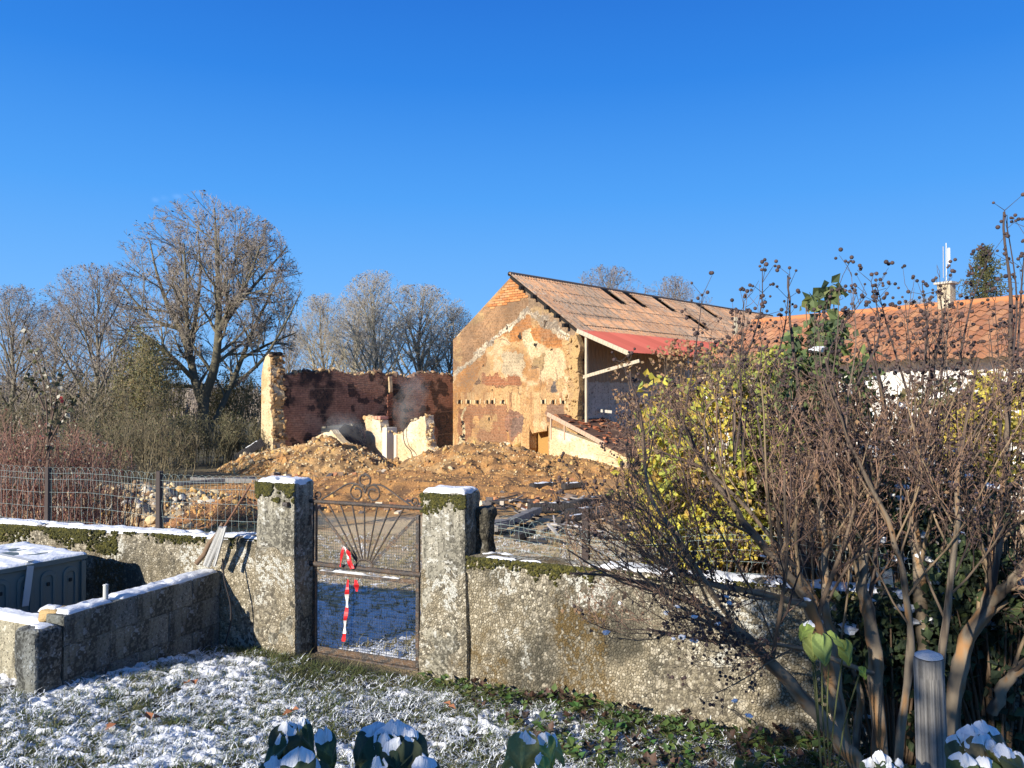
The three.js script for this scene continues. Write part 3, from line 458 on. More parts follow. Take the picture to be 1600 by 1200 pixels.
{
  const W = 7.37, peak = [-3.68, 7.02], LE = [-W, 4.5], RE = [0, 4.5];
  const out = [[-W, GB], ...ragged([LE, peak], .5, .0, 1), ...ragged([peak, RE], .5, 0, 2).slice(1), ...ragged([[0, 4.4], [-.06, 3.2], [0, 2.2], [-.05, 1.2], [0, GB]], .22, .05, 3)];
  const s = shapeOf(out), dl = gx(826, 676), dr = gx(857, 676), door = ragged([[dl[0], GB + .01], [dl[0] + .06, .5], [dl[0] + .02, .75], [dl[0] + .2, dl[1] - .02], [dr[0] - .1, dr[1] + .05], [dr[0] - .03, .8], [dr[0], GB + .01]], .18, .03, 4);
  const hole = new THREE.Path(); door.forEach((p, i) => i ? hole.lineTo(...p) : hole.moveTo(...p)); s.holes.push(hole);
  part('gable_wall', new THREE.ExtrudeGeometry(s, { depth: .45, bevelEnabled: false }).translate(0, 0, -.45), gableMat, barn);
  part('door_recess', roughBox(1.4, 2.8, .2, { cell: .2, r: .01, amp: .02 }).translate((dl[0] + dr[0]) / 2, GB, -.66), ochre, barn, 'ochre inner wall seen through the doorway');
  // bricks bared at the tip of the gable
  const tip = [gx(799, 434), gx(762, 478), gx(768, 482), gx(792, 475), gx(824, 463), gx(806, 435)], shades = [[.52, .2, .06], [.58, .25, .09], [.46, .17, .06], [.62, .3, .12], [.5, .26, .12]].map((c) => mat({ color: new THREE.Color().setRGB(...c), bumpMap: soilTex.bump, bumpScale: .01 }));
  const bg = [0, 1, 2].map((k) => roughBox(.29, .092, .06, { cell: .05, r: .008, amp: .006, seed: k * 3 })), rb = RNG(5); let row = 0;
  for (let y = 5.2; y < 7; y += .106, row++) for (let x = -W + (row % 2) * .15; x < 0; x += .302) if (inPoly(tip, x, y + .05)) { const m = part('brick', bg[Math.floor(rb() * 3)], shades[Math.floor(rb() * 5)], barn); m.position.set(x, y, .0 + rb() * .012 - .006); }
  // sockets and stubs of the burnt floor joists
  const pale = mat({ color: new THREE.Color().setRGB(.58, .44, .25) });
  const stubGeo = roughBox(.11, .2, .08, { cell: .05, r: .012, amp: .01 }), jg = roughBox(.1, .17, .1, { cell: .06, r: .01, amp: .01 });
  for (const px of [716, 722, 729, 736, 743, 751, 758, 766, 774, 783, 789, 847, 853, 861, 869, 877, 884]) { const [x, y] = gx(px, 631), m = part('mortar_pad', stubGeo, pale, barn); m.position.set(x, y, .01); m.scale.set(rr(.35, 1.1), rr(.5, 1.25), rr(.6, 1.1)); m.rotation.z = rr(-.12, .12); }
  for (const px of [719, 733, 747, 762, 770, 787, 850, 865, 881]) { const [x, y] = gx(px, 631), m = part('joist_stub', jg, char, barn); m.position.set(x, y, .02); m.scale.set(rr(.6, .9), rr(.8, 1.1), rr(.7, 1.3)); }
  for (const [x, y, q] of [[-2.9, 6.42, .15], [-2.2, 6.0, .2], [-1.5, 5.5, .14], [-.95, 5.12, .22], [-.5, 4.72, .3]]) part('purlin_stub', roughBox(.13, .15, .3 + q, { cell: .06, r: .015, amp: .012, seed: x }).translate(x, y - (x < -3.68 ? .32 : .06), .1), char, barn);
  part('gutter_stub', roughBox(.3, .05, .05, { cell: .05, r: .01, amp: .01 }).translate(-W - .2, 4.4, .04), char, barn);
  // torn end of the burnt house front at the right edge
  { const q = ragged([[.05, GB], [.12, .6], [.08, 1.6], [.22, 2.4], [.1, 3.1], [.2, 3.9], [.06, 4.35], [-.3, 4.3], [-.34, 3.3], [-.25, 2.3], [-.42, 1.3], [-.3, GB]], .2, .05, 6); part('torn_pier', new THREE.ExtrudeGeometry(shapeOf(q), { depth: .3, bevelEnabled: false }).translate(.06, 0, .0), plaster([.5, .32, .13], [.42, .26, .12], [.16, .09, .045], 87, 2), barn, 'ragged torn masonry at the gable corner'); }
  { const s2 = new Soup(), r = RNG(77); for (let k = 0; k < 60; k++) { const y = rr(GB + .8, 4.4, r), x = rr(-.42, .2, r); s2.geo(rocks[k % 6], M4([x, y, rr(.22, .36, r)], [rr(.04, .1, r), rr(.03, .08, r), rr(.04, .08, r)], [r() * 3, r() * 3, r() * 3]), mix3([.4, .24, .09], [.56, .38, .18], r())); } part('rubble_masonry', s2.done(), VC, barn, null, 'stuff'); }
  // long side walls and the far gable
  part('side_wall', roughBox(.4, 4.55 - GB, 24, { cell: .6, r: .02, amp: .02 }).translate(-.2, GB, -12.45), greyPlaster, barn);
  part('side_wall', roughBox(.4, 4.5 - GB, 24, { cell: .8, r: .02, amp: .02 }).translate(-W + .2, GB, -12.45), greyPlaster, barn);
  part('rear_gable', new THREE.ExtrudeGeometry(shapeOf([[-W + .42, GB], [-W + .42, 4.4], peak, [-.42, 4.4], [-.42, GB]]), { depth: .4, bevelEnabled: false }).translate(0, -.03, -24.4), greyPlaster, barn);
  // boards on the upper side wall under the lean-to
  for (let k = 0; k < 22; k++) part('wall_board', roughBox(.03, 1.9, .235, { cell: .3, r: .004, amp: .004, seed: k }).translate(.02, 2.5 + (k % 3) * .02, -.62 - k * .245), boards, barn);
  // corrugated sheets; a few have slipped and left holes
  const tex = (() => { const N = 512, a = tiled(N, N, 6, 6, 91), b = tiled(N, N, 60, 4, 92); const t = paint(N, N, 1.1, 1.6, (i, x, y) => { const st = a[(Math.floor(y / 5) * 0 + 40) * N + x] * .6 + a[i] * .4; let c = mix3([.46, .24, .12], [.52, .3, .17], b[i]); c = mix3(c, [.25, .185, .14], sstep(.48, .66, st)); if ((x / N * 1.1 / .177 % 1) < .22) c = mix3(c, [.2, .14, .1], .55); c = mix3(c, [.46, .4, .33], sstep(.64, .74, b[i]) * .7); c = mix3(c, [.11, .08, .06], sstep(.66, .76, a[(i + 131 * N) % (N * N)]) * .6); return [...c, b[i]]; }); return t; })();
  const sheetMats = [0, 1, 2, 3].map((k) => { const q = mat({ map: tex.map.clone(), bumpMap: tex.bump, bumpScale: .006, side: THREE.DoubleSide, color: new THREE.Color().setRGB(...[[1, 1, 1], [.9, .93, .95], [1.08, 1.0, .92], [.82, .8, .8]][k]) }); q.map.offset.set(k * .27, k * .41); q.map.needsUpdate = true; return q; });
  const corr = (w, l, pitch, amp) => { const n = Math.max(2, Math.round(w / pitch * 8)), g = new THREE.PlaneGeometry(w, l, n, 2); g.rotateX(-Math.PI / 2); const p = g.attributes.position; for (let i = 0; i < p.count; i++) { p.setY(i, amp * Math.cos(p.getX(i) / pitch * Math.PI * 2)); } g.computeVertexNormals(); const uv = g.attributes.uv; for (let i = 0; i < uv.count; i++) uv.setXY(i, uv.getX(i) * w, uv.getY(i) * l); return g; };
  const slopeLen = Math.hypot(3.95, 2.72), pitchA = Math.atan2(2.72, 3.95), wide = corr(.95, 1.86, .177, .034), thin = corr(.34, 1.86, .177, .034), rs = RNG(9);
  const sheet = (par, g, m, x, y, z, tilt, j = 0) => { const q = part('corrugated_sheet', g, m, par); q.position.set(x, y, z); q.rotation.order = 'ZYX'; q.rotation.set(0, Math.PI / 2 + j, 0); q.quaternion.premultiply(new THREE.Quaternion().setFromAxisAngle(v3(0, 0, 1), -tilt)); return q; };
  const gaps = new Set(['0,7', '0,9', '0,12', '0,17', '1,13']);
  for (let k = 0; k < 28; k++) for (let row = 0; row < 3; row++) {
    const d = .86 + row * (slopeLen - 1.5) / 2.0, x = -3.68 + Math.cos(pitchA) * d, y = 7.12 - Math.sin(pitchA) * d + (2 - row) * -.0 - row * .006 + .03, hole = gaps.has(row + ',' + k);
    sheet(barn, hole ? thin : wide, sheetMats[Math.floor(rs() * 4)], x, y + (rs() - .5) * .014, .12 - k * .885 - .45 - (hole ? .28 : 0), pitchA, (rs() - .5) * .012);
  }
  part('roof_slope', new THREE.BoxGeometry(4.6, .05, 24.4).rotateZ(pitchA).translate(-3.68 - 1.9, 5.72, -12.35), sheetMats[1], barn);
  part('ridge_cap', new Soup().tube([v3(-3.68, 7.12, .12), v3(-3.68, 7.12, -24.7)], .1, 10, [.12, .09, .075]).done(), VC, barn);
  for (let k = 0; k < 5; k++) part('purlin', roughBox(.14, .16, 24, { cell: 1, r: .01, amp: .004 }).translate(-3.68 + .8 * k + .2, 6.86 - .55 * k - .02, -12.5), char, barn);
  part('verge_rafter', roughBox(.12, 4.7, .14, { cell: .1, r: .015, amp: .02, f: 4 }).rotateZ(-(Math.PI / 2 + pitchA) ).translate(-3.68, 7.0, .02), char, barn);
  // lean-to with red sheets
  const redM = [[.48, .105, .07], [.43, .095, .062], [.52, .12, .08]].map((c) => mat({ color: new THREE.Color().setRGB(...c), bumpMap: soilTex.bump, bumpScale: .004, roughness: .75, side: THREE.DoubleSide })), timber = woodMat([.72, .6, .43]);
  const A = Math.atan2(.98, 2.45), g2 = corr(.95, 2.72, .1, .014);
  for (let k = 0; k < 13; k++) sheet(barn, g2, redM[k % 3], 1.3, 4.06 + (rs() - .5) * .01, -.34 - k * .9, A);
  part('fascia', roughBox(2.66, .17, .045, { cell: .2, r: .006, amp: .004 }).rotateZ(-A).translate(1.22, 3.93, .16), timber, barn);
  part('lean_to_post', roughBox(.1, 4.45 - GB, .1, { cell: .1, r: .008, amp: .006 }).translate(.36, GB, -.0), timber, barn);
  part('brace', roughBox(2.75, .13, .06, { cell: .1, r: .008, amp: .006 }).rotateZ(.21).translate(1.5, 2.9, .02), timber, barn);
  for (const z of [-4, -8, -11.6]) part('lean_to_post', roughBox(.14, 3.5 - GB, .14, { cell: .2, r: .008, amp: .006 }).translate(2.4, GB, z), timber, barn);
}
{ // low shed with a broken tile roof below the lean-to
  const x0 = -.5, z0 = 1.19, shed = thing('shed', 'low cream-walled shed with sloping debris-covered roof beside the doorway', 'shed', bw(x0, 0, z0), BARN);
  const s = shapeOf([[0, GB], [0, .78], [3.6, -.1], [3.6, GB]]); part('wall', new THREE.ExtrudeGeometry(s, { depth: .3, bevelEnabled: false }).translate(0, 0, -.3), creamPlaster, shed);
  part('wall', roughBox(3.6, .6, .3, { cell: .2, r: .02, amp: .02 }).translate(1.8, GB, -3), creamPlaster, shed);
  const A = Math.atan2(.95, 2.5), pale = woodMat([.75, .5, .34]);
  part('fascia', roughBox(2.9, .16, .05, { cell: .1, r: .006, amp: .006 }).rotateZ(-A).translate(1.3, .68, .1), pale, shed);
  part('strut', roughBox(.06, .95, .06, { cell: .1, r: .005, amp: .003 }).translate(.08, .3, .0), pale, shed); part('strut', roughBox(.05, .6, .05, { cell: .1, r: .005, amp: .003 }).translate(.75, .3, .0), pale, shed);
  part('roof_deck', roughBox(3.9, .07, 3.0, { cell: .2, r: .01, amp: .01 }).rotateZ(-A).translate(1.78, .5, -1.45), woodMat([.2, .1, .06]), shed);
  const tg = [0, 1].map((k) => roughBox(.24, .025, .32, { cell: .1, r: .008, amp: .008, seed: k })), tm = [[.42, .15, .07], [.3, .1, .05], [.5, .22, .1], [.2, .12, .08]].map((c) => mat({ color: new THREE.Color().setRGB(...c) })), r = RNG(31);
  for (let k = 0; k < 150; k++) { const u = rr(.1, 3.6, r), z = -rr(.1, 2.8, r), m = part('broken_tile', tg[k % 2], tm[Math.floor(r() * 4)], shed); m.position.set(u * Math.cos(A), 1.2 - u * Math.sin(A) + rr(0, .06, r), z); m.rotation.set(rr(-.3, .3, r), r() * 6, -A + rr(-.3, .3, r)); m.scale.setScalar(rr(.5, 1, r)); }
  part('ridge_board', roughBox(1.0, .12, .08, { cell: .1, r: .01, amp: .006 }).rotateZ(-.08).translate(.7, 1.3, -2.4), woodMat([.7, .65, .55]), shed);
}
// ---------------------------------------------------------------- ruined house left of the gable
{
  const ruin = thing('ruined_house', 'roofless burnt house with soot-blackened back wall and broken end wall', 'ruin', bw(-7.37, 0, 0), BARN);
  const L = 8.8, Ht = 2.88; // back wall along local z
  const top = []; for (let i = 0; i <= 90; i++) { const z = i / 90 * L; top.push([z, Ht + .05 * Math.sin(z * 1.3) + (vnoise(z * 5, 3, 1) - .5) * .12 + (vnoise(z * 1.2, 8, 1) - .5) * .12 - .14 * Math.exp(-(((z - 2.6) / .3) ** 2)) - .16 * Math.exp(-(((z - 5.6) / .35) ** 2))]); }
  const s = shapeOf([[0, GB], ...top, [L, GB]]), h1 = new THREE.Path(); [[6.9, -.1], [6.9, .75], [6.2, .8], [5.2, .85], [5.0, .5], [5.0, -.1]].forEach((p, i) => i ? h1.lineTo(...p) : h1.moveTo(...p)); s.holes.push(h1);
  const N = 1024, M = 512, a = tiled(N, M, 7, 6, 101), b = tiled(N, M, 20, 5, 102), f = tiled(N, M, 150, 3, 103), w = tiled(N, M, 12, 4, 104);
  const t = paint(N, M, 10, 5, (i, x, y) => { const X = x / N * 10, Y = y / M * 5 + (w[i] - .5) * .12; let c = mix3([.33, .165, .1], [.46, .255, .155], b[i]); const bed = ((Y / .085) % 1 + 1) % 1; if (bed < .2) c = mix3(c, [.1, .05, .035], .5); const e = ((X / .22 + (Math.floor(Y / .085) % 2) * .5) % 1 + 1) % 1; if (e < .06) c = mix3(c, [.1, .05, .035], .4);
    c = mix3(c, [.03, .024, .02], sstep(.5, .66, a[(i + 300 * N + 250) % (N * M)]) * (.6 + .5 * f[i])); c = mix3(c, [.025, .02, .018], sstep(.62, .7, b[(i + 77 * N) % (N * M)]) * .8); c = mix3(c, [.36, .22, .14], sstep(.66, .76, b[i]) * .6); if (Math.abs(((Y + .3) % 1.02) - .5) < .018) c = mix3(c, [.3, .2, .13], .5); const k = .7 + .6 * f[i]; return [c[0] * k, c[1] * k, c[2] * k, f[i] * .5 + (bed < .2 ? 0 : .4)]; });
  const bm = mat({ map: t.map, bumpMap: t.bump, bumpScale: .03 });
  part('back_wall', new THREE.ExtrudeGeometry(s, { depth: .45, bevelEnabled: false }).rotateY(-Math.PI / 2).translate(0, 0, 0), bm, ruin);
  const chim = part('flue_strip', roughBox(.08, .7, .18, { cell: .05, r: .02, amp: .02 }).rotateX(.05).translate(.03, 2.1, 3.55), creamPlaster, ruin, 'pale flue lining left on the sooty wall');
  for (let k = 0; k < 9; k++) part('flue_brick', roughBox(.07, .1, .24, { cell: .05, r: .015, amp: .01, seed: k }).translate(.02, 1.0 + k * .115, 3.6 + (k % 2) * .03), mat({ color: new THREE.Color().setRGB(.2 + .02 * (k % 3), .09, .055) }), ruin);
  // loose stones along the broken wall top
  { const q = new Soup(), r = RNG(15); for (let k = 0; k < 260; k++) { const i = Math.floor(r() * 90), [z, y] = top[i]; const wd = rr(.05, .13, r); q.geo(rocks[k % 6], M4([-rr(.02, .42, r), y + rr(-.05, .05, r), z], [wd, wd * .6, wd], [r() * 3, r() * 3, r() * 3]), r() < .35 ? [.44, .3, .15] : mix3([.07, .05, .04], [.3, .17, .1], r())); } part('coping_rubble', q.done(), VC, ruin, null, 'stuff'); }
  // end wall stub: sunlit outside, ragged end towards the yard
  const st = shapeOf([[-.55, GB - .2], [-.55, 2.7], [-.42, 3.15], [-.25, 3.42], [-.05, 3.52], ...ragged([[.12, 3.5], [.18, 3.0], [.1, 2.5], [.26, 2.0], [.16, 1.5], [.36, .9], [.3, .4], [.5, GB - .2]], .18, .06, 8)]);
  part('end_wall', new THREE.ExtrudeGeometry(st, { depth: .5, bevelEnabled: false }).translate(0, 0, L - .15), plaster([.52, .36, .17], [.62, .48, .28], [.3, .18, .08], 88), ruin, 'sunlit stub of the end wall');
  { const q = new Soup(), r = RNG(16); for (let k = 0; k < 170; k++) { const y = rr(GB, 3.5, r), x = lerp(.42, .08, clamp((y + .7) / 4.2)) + rr(-.12, .06, r), wd = rr(.04, .12, r); q.geo(rocks[k % 6], M4([x, y, L + rr(-.2, .35, r)], [wd, wd * .7, wd], [r() * 3, r() * 3, r() * 3]), mix3([.42, .25, .1], [.24, .15, .08], r())); } part('broken_masonry', q.done(), VC, ruin, null, 'stuff'); }
  part('scorched_cap', roughBox(.45, .14, .5, { cell: .06, r: .03, amp: .04, seed: 4 }).translate(-.05, 3.46, L + .1), char, ruin);
  part('low_inner_wall', new THREE.ExtrudeGeometry(shapeOf([[0, GB], [0, .6], ...ragged([[.5, .75], [1.2, .9], [1.8, .6], [2.3, .3]], .2, .07, 12), [2.5, GB]]), { depth: .3, bevelEnabled: false }).translate(.4, -.25, 7.2), creamPlaster, ruin);
}
{ // standing bits of a cross wall with a doorway between
  const z0 = 5.47, frag = (x, pts, label, seed) => { const o = thing('wall_fragment', label, 'wall fragment', bw(x, 0, z0), BARN); part('masonry', new THREE.ExtrudeGeometry(shapeOf(pts), { depth: .4, bevelEnabled: false }).translate(0, 0, -.4), creamPlaster, o); const q = new Soup(), r = RNG(seed); for (let k = 0; k < 60; k++) { const i = 1 + Math.floor(r() * (pts.length - 2)), wd = rr(.04, .1, r); q.geo(rocks[k % 6], M4([pts[i][0] + rr(-.06, .06, r), pts[i][1] + rr(-.05, .05, r), rr(-.36, .0, r)], [wd, wd * .7, wd], [r() * 3, r() * 3, r() * 3]), mix3([.5, .3, .12], [.62, .5, .3], r())); } part('broken_edge', q.done(), VC, o, null, 'stuff'); return o; };
  const A = frag(-6.45, [[0, GB], ...ragged([[.05, .55], [-.05, 1.0], [-.08, 1.05]], .2, .03, 3), ...ragged([[-.06, 1.1], [.1, 1.12], [.95, 1.0], [1.0, .75]], .18, .04, 4), [1.05, .55], [1.45, .55], [1.45, GB]], 'left cream wall fragment topped with bricks beside the empty doorway', 5);
  part('door_jamb', roughBox(.28, 1.5, .5, { cell: .2, r: .01, amp: .004 }).translate(1.32, GB, -.19), mat({ color: new THREE.Color().setRGB(.7, .64, .52) }), A);
  const rb = RNG(8); for (let k = 0; k < 5; k++) part('brick', roughBox(.18, .13, .4, { cell: .06, r: .01, amp: .01, seed: k }).translate(.08 + k * .2, 1.02 + rb() * .03, -.2), mat({ color: new THREE.Color().setRGB(.6, .4 - .03 * k, .2) }), A);
  const B = frag(-4.55, [[0, GB], [0, .52], [.35, .54], ...ragged([[.5, .62], [.9, .95], [1.35, 1.05], [1.75, 1.22], [1.85, .9], [1.8, .5], [2.0, .15], [2.5, -.05], [3.0, -.3]], .16, .05, 9), [3.2, GB]], 'right cream wall fragment stepping down to the rubble heap', 6);
  part('door_jamb', roughBox(.16, 1.24, .46, { cell: .2, r: .01, amp: .004 }).translate(.08, GB, -.17), mat({ color: new THREE.Color().setRGB(.66, .58, .44) }), B);
  const c = thing('cable', 'loose cable arching over the right wall fragment', 'cable', bw(-4.55, 0, z0)); c.rotation.y = BARN; part('strand', new Soup().tube(spline([v3(1.5, 1.2, .1), v3(.9, 1.05, .12), v3(.7, .7, .15), v3(.85, .2, .2), v3(1.3, -.1, .25), v3(1.45, -.6, .3)], 24), .018, 5, [.08, .06, .05]).done(), VC, c);
}
// ---------------------------------------------------------------- tiled house at the right
{
  const A = -53.13 * Math.PI / 180, o = thing('tiled_house', 'low white house with orange tile roof seen behind the bare bush at right', 'house', [11.3, 0, -17], A), X0 = -7, X1 = 6, half = 2.6, ry = 4.13, ey = 2.92, gb = -.6;
  part('wall', roughBox(X1 - X0 - .3, ey - gb, .3, { cell: .3, r: .02, amp: .012 }).translate((X0 + X1) / 2, gb, half - .25), plaster([.7, .68, .62], [.78, .76, .7], [.5, .46, .4], 111), o);
  part('wall', roughBox(X1 - X0 - .3, ey - gb, .3, { cell: .6, r: .02, amp: .012 }).translate((X0 + X1) / 2, gb, -half + .25), creamPlaster, o);
  for (const x of [X0 + .3, X1 - .3]) part('gable_wall', new THREE.ExtrudeGeometry(shapeOf([[-half + .42, gb], [-half + .42, ey - .05], [0, ry - .18], [half - .42, ey - .05], [half - .42, gb]]), { depth: .3, bevelEnabled: false }).rotateY(Math.PI / 2).translate(x - .15, 0, 0), creamPlaster, o);
  const p = Math.atan2(ry - ey, half), sl = Math.hypot(ry - ey, half) + .15, deck = woodMat([.2, .12, .07]);
  for (const s of [-1, 1]) part('roof_deck', new THREE.BoxGeometry(X1 - X0 + .1, .06, sl).rotateX(s * p).translate((X0 + X1) / 2, ry - Math.sin(p) * sl / 2 - .05, s * Math.cos(p) * sl / 2), deck, o);
  const tg = (() => { const g = new THREE.PlaneGeometry(.235, .36, 6, 1); g.rotateX(-Math.PI / 2); const q = g.attributes.position; for (let i = 0; i < q.count; i++) q.setY(i, .022 * Math.cos(q.getX(i) / .235 * Math.PI * 2) + (q.getZ(i) > 0 ? .018 : 0)); const b = g.clone(); g.computeVertexNormals(); return g; })();
  const cols = [[.5, .215, .1], [.44, .185, .09], [.56, .27, .13], [.4, .19, .11], [.47, .23, .12]], tm = cols.map((c) => mat({ color: new THREE.Color().setRGB(...c), side: THREE.DoubleSide, bumpMap: soilTex.bump, bumpScale: .01 })), r = RNG(3), tiles = [], rows = Math.floor(sl / .3);
  for (let k = 0; k <= rows; k++) for (let x = X0 + .1; x < X1; x += .225) { const d = .2 + k * .3, m = M4([x, ry - Math.sin(p) * d + .03 + rr(-.006, .006, r), Math.cos(p) * d], 1, [p + rr(-.02, .02, r), rr(-.02, .02, r), 0]); const w = v3(x, 2, d).applyAxisAngle(v3(0, 1, 0), A).add(v3(11.3, 0, -17)), px = 800 - w.x / w.z * 1200; tiles.push({ m, near: (px > 1640 || px < 1150) ? 1e3 : w.length(), c: Math.floor(r() * 5) }); }
  tiles.sort((a, b) => a.near - b.near); const rest = new Soup();
  tiles.forEach((t, i) => { if (i < 300) { const q = part('roof_tile', tg, tm[t.c], o); q.applyMatrix4(t.m); } else rest.geo(tg, t.m, cols[t.c]); });
  part('roof_tiles', rest.done(), VC, o, null, 'stuff');
  part('ridge_tiles', new Soup().tube([v3(X0, ry + .03, 0), v3(X1, ry + .03, 0)], .09, 10, [.5, .2, .08]).done(), VC, o);
  part('gutter', new Soup().tube([v3(X0, ey - .1, half + .13), v3(X1, ey - .1, half + .13)], .06, 8, [.13, .1, .07]).done(), VC, o);
  const hx = (() => { let best = 0, e = 9; for (let x = -6; x < 4; x += .02) { const w = v3(x, 0, 0).applyAxisAngle(v3(0, 1, 0), A).add(v3(11.3, 0, -17)), d = Math.abs(800 - w.x / w.z * 1200 - 1483); if (d < e) { e = d; best = x; } } return best; })();
  const ch = part('chimney', roughBox(.3, .62, .3, { cell: .06, r: .015, amp: .008 }).translate(hx, ry - .1, .1), plaster([.5, .42, .28], [.58, .5, .36], [.24, .2, .13], 115, 1), o);
  part('chimney_cap', roughBox(.42, .06, .42, { cell: .08, r: .015, amp: .008 }).translate(hx, ry + .5, .1), greyPlaster, ch);
  const an = thing('antenna', 'white panel antenna on a thin mast beside the chimney', 'antenna', v3(hx, ry + .56, .1).applyAxisAngle(v3(0, 1, 0), A).add(v3(11.3, 0, -17)));
  part('mast', new Soup().tube([v3(0, -.3, 0), v3(0, .93, 0)], .011, 8, [.6, .6, .58], true).done(), VC, an); part('panel', roughBox(.055, .4, .05, { cell: .05, r: .015, amp: 0 }).translate(.06, .42, 0), mat({ color: new THREE.Color().setRGB(.75, .75, .75), roughness: .5 }), an); part('mast', new Soup().tube([v3(-.07, .1, 0), v3(-.07, .85, 0)], .01, 6, [.4, .4, .4]).done(), VC, an);
  const pp = thing('vent_post', 'short pale concrete post standing before the barn roof', 'post', at(1150, 524, 23)); part('post_body', roughBox(.1, .55, .1, { cell: .05, r: .01, amp: .005 }), mat({ color: new THREE.Color().setRGB(.52, .46, .33) }), pp);
  part('post_base', roughBox(.16, 4.8, .16, { cell: .3, r: .02, amp: .005 }).translate(0, -4.8, 0), mat({ color: new THREE.Color().setRGB(.4, .36, .28) }), pp);
}
// ---------------------------------------------------------------- rubble heaps and charred timber
const stoneM = [[.55, .34, .12], [.46, .25, .09], [.6, .46, .26], [.3, .18, .09], [.56, .5, .4]].map((c) => mat({ color: new THREE.Color().setRGB(...c), bumpMap: soilTex.bump, bumpScale: .02 }));
function heap(label, px, D, rx, rz, h, seed, c1, c2, nBig, nSmall, size, pal = [0, 1, 2, 3]) {
  const x0 = (px - 800) / 1200 * D, gy = groundY(x0, -D), o = thing('rubble_heap', label, 'rubble heap', [x0, gy, -D], 0), r = RNG(seed);
  const H = (x, z) => { const q = Math.hypot(x / rx, z / rz) * (.82 + .4 * fbm(x * .5 + seed, z * .5, 1, 2)); return q >= 1 ? -.15 : h * Math.pow(1 - q, .8) * (.55 + .9 * fbm(x * .9 + seed, z * .9, 4, 4)) + (fbm(x * 4, z * 4, seed, 4) - .5) * .36 * h ** .5 - .05; };
  const nx = 110, nz = 90, P = [], C = [], U = [], I = [];
  for (let j = 0; j <= nz; j++) for (let i = 0; i <= nx; i++) { const x = (i / nx * 2 - 1) * rx * 1.15, z = (j / nz * 2 - 1) * rz * 1.15; P.push(x, H(x, z) + groundY(x0 + x, -D + z) - gy, z); const k = fbm(x * 1.3, z * 1.3 + seed, 2, 4); C.push(...mix3(mix3(c1, c2, sstep(.35, .65, k)), [.16, .09, .045], sstep(.52, .66, fbm(x * 3, z * 3, seed, 3)) * .8)); U.push(x, z); }
  for (let j = 0; j < nz; j++) for (let i = 0; i < nx; i++) { const a = j * (nx + 1) + i; I.push(a, a + nx + 1, a + 1, a + 1, a + nx + 1, a + nx + 2); }
  const g = new THREE.BufferGeometry(); g.setAttribute('position', new THREE.Float32BufferAttribute(P, 3)); g.setAttribute('color', new THREE.Float32BufferAttribute(C, 3)); g.setAttribute('uv', new THREE.Float32BufferAttribute(U, 2)); g.setIndex(I); g.computeVertexNormals();
  part('mound', g, soil, o);
  const rest = new Soup();
  for (let k = 0; k < nBig + nSmall; k++) {
    const big = k < nBig, a = r() * 6.283, q = Math.sqrt(r()) * 1.02, x = Math.cos(a) * q * rx, z = Math.sin(a) * q * rz, s = (big ? rr(.7, 1.5, r) : rr(.2, .6, r)) * size, y = Math.max(H(x, z), 0) + groundY(x0 + x, -D + z) - gy + s * .1, m = M4([x, y, z], [s, s * rr(.5, .9, r), s * rr(.6, 1, r)], [r() * 6, r() * 6, r() * 6]), ci = pal[Math.floor(r() * pal.length)];
    if (big) { const t = part('stone', rocks[k % 6], stoneM[ci], o); t.applyMatrix4(m); } else { const c = stoneM[ci].color; rest.geo(rocks[k % 6], m, [c.r, c.g, c.b]); }
  }
  part('small_stones', rest.done(), VC, o, null, 'stuff'); return o;
}
const OR = [.64, .32, .105], TAN = [.66, .4, .165], PALE = [.56, .44, .28];
heap('long ochre rubble heap slumped against the barn gable beside the doorway', 762, 25.5, 3.6, 4.6, 1.0, 11, OR, TAN, 60, 2200, .085);
heap('ochre rubble heap before the sooty back wall, left of the wall fragments', 505, 26.3, 3.4, 2.6, 1.1, 12, TAN, OR, 60, 2000, .095, [0, 2, 2, 1, 3]);
heap('low spread of orange broken brick behind the gate', 640, 19.5, 5.2, 4.4, .45, 13, OR, [.56, .27, .09], 60, 2200, .07, [1, 0, 1, 3]);
heap('pile of pale building stones behind the left wire fence', 215, 14.6, 2.6, 1.7, .8, 14, PALE, TAN, 190, 1700, .09, [2, 0, 2, 4, 3]);
heap('low heap of crushed red tile behind the left fence next to the pale stones', 350, 14.2, 1.7, 1.3, .5, 15, [.5, .24, .1], [.4, .22, .1], 50, 1200, .05, [1, 1, 0]);
heap('rubble with burnt bits before the shed, right of the doorway', 880, 24, 2.2, 1.8, .7, 16, [.42, .24, .09], OR, 50, 900, .08, [3, 1, 0]);
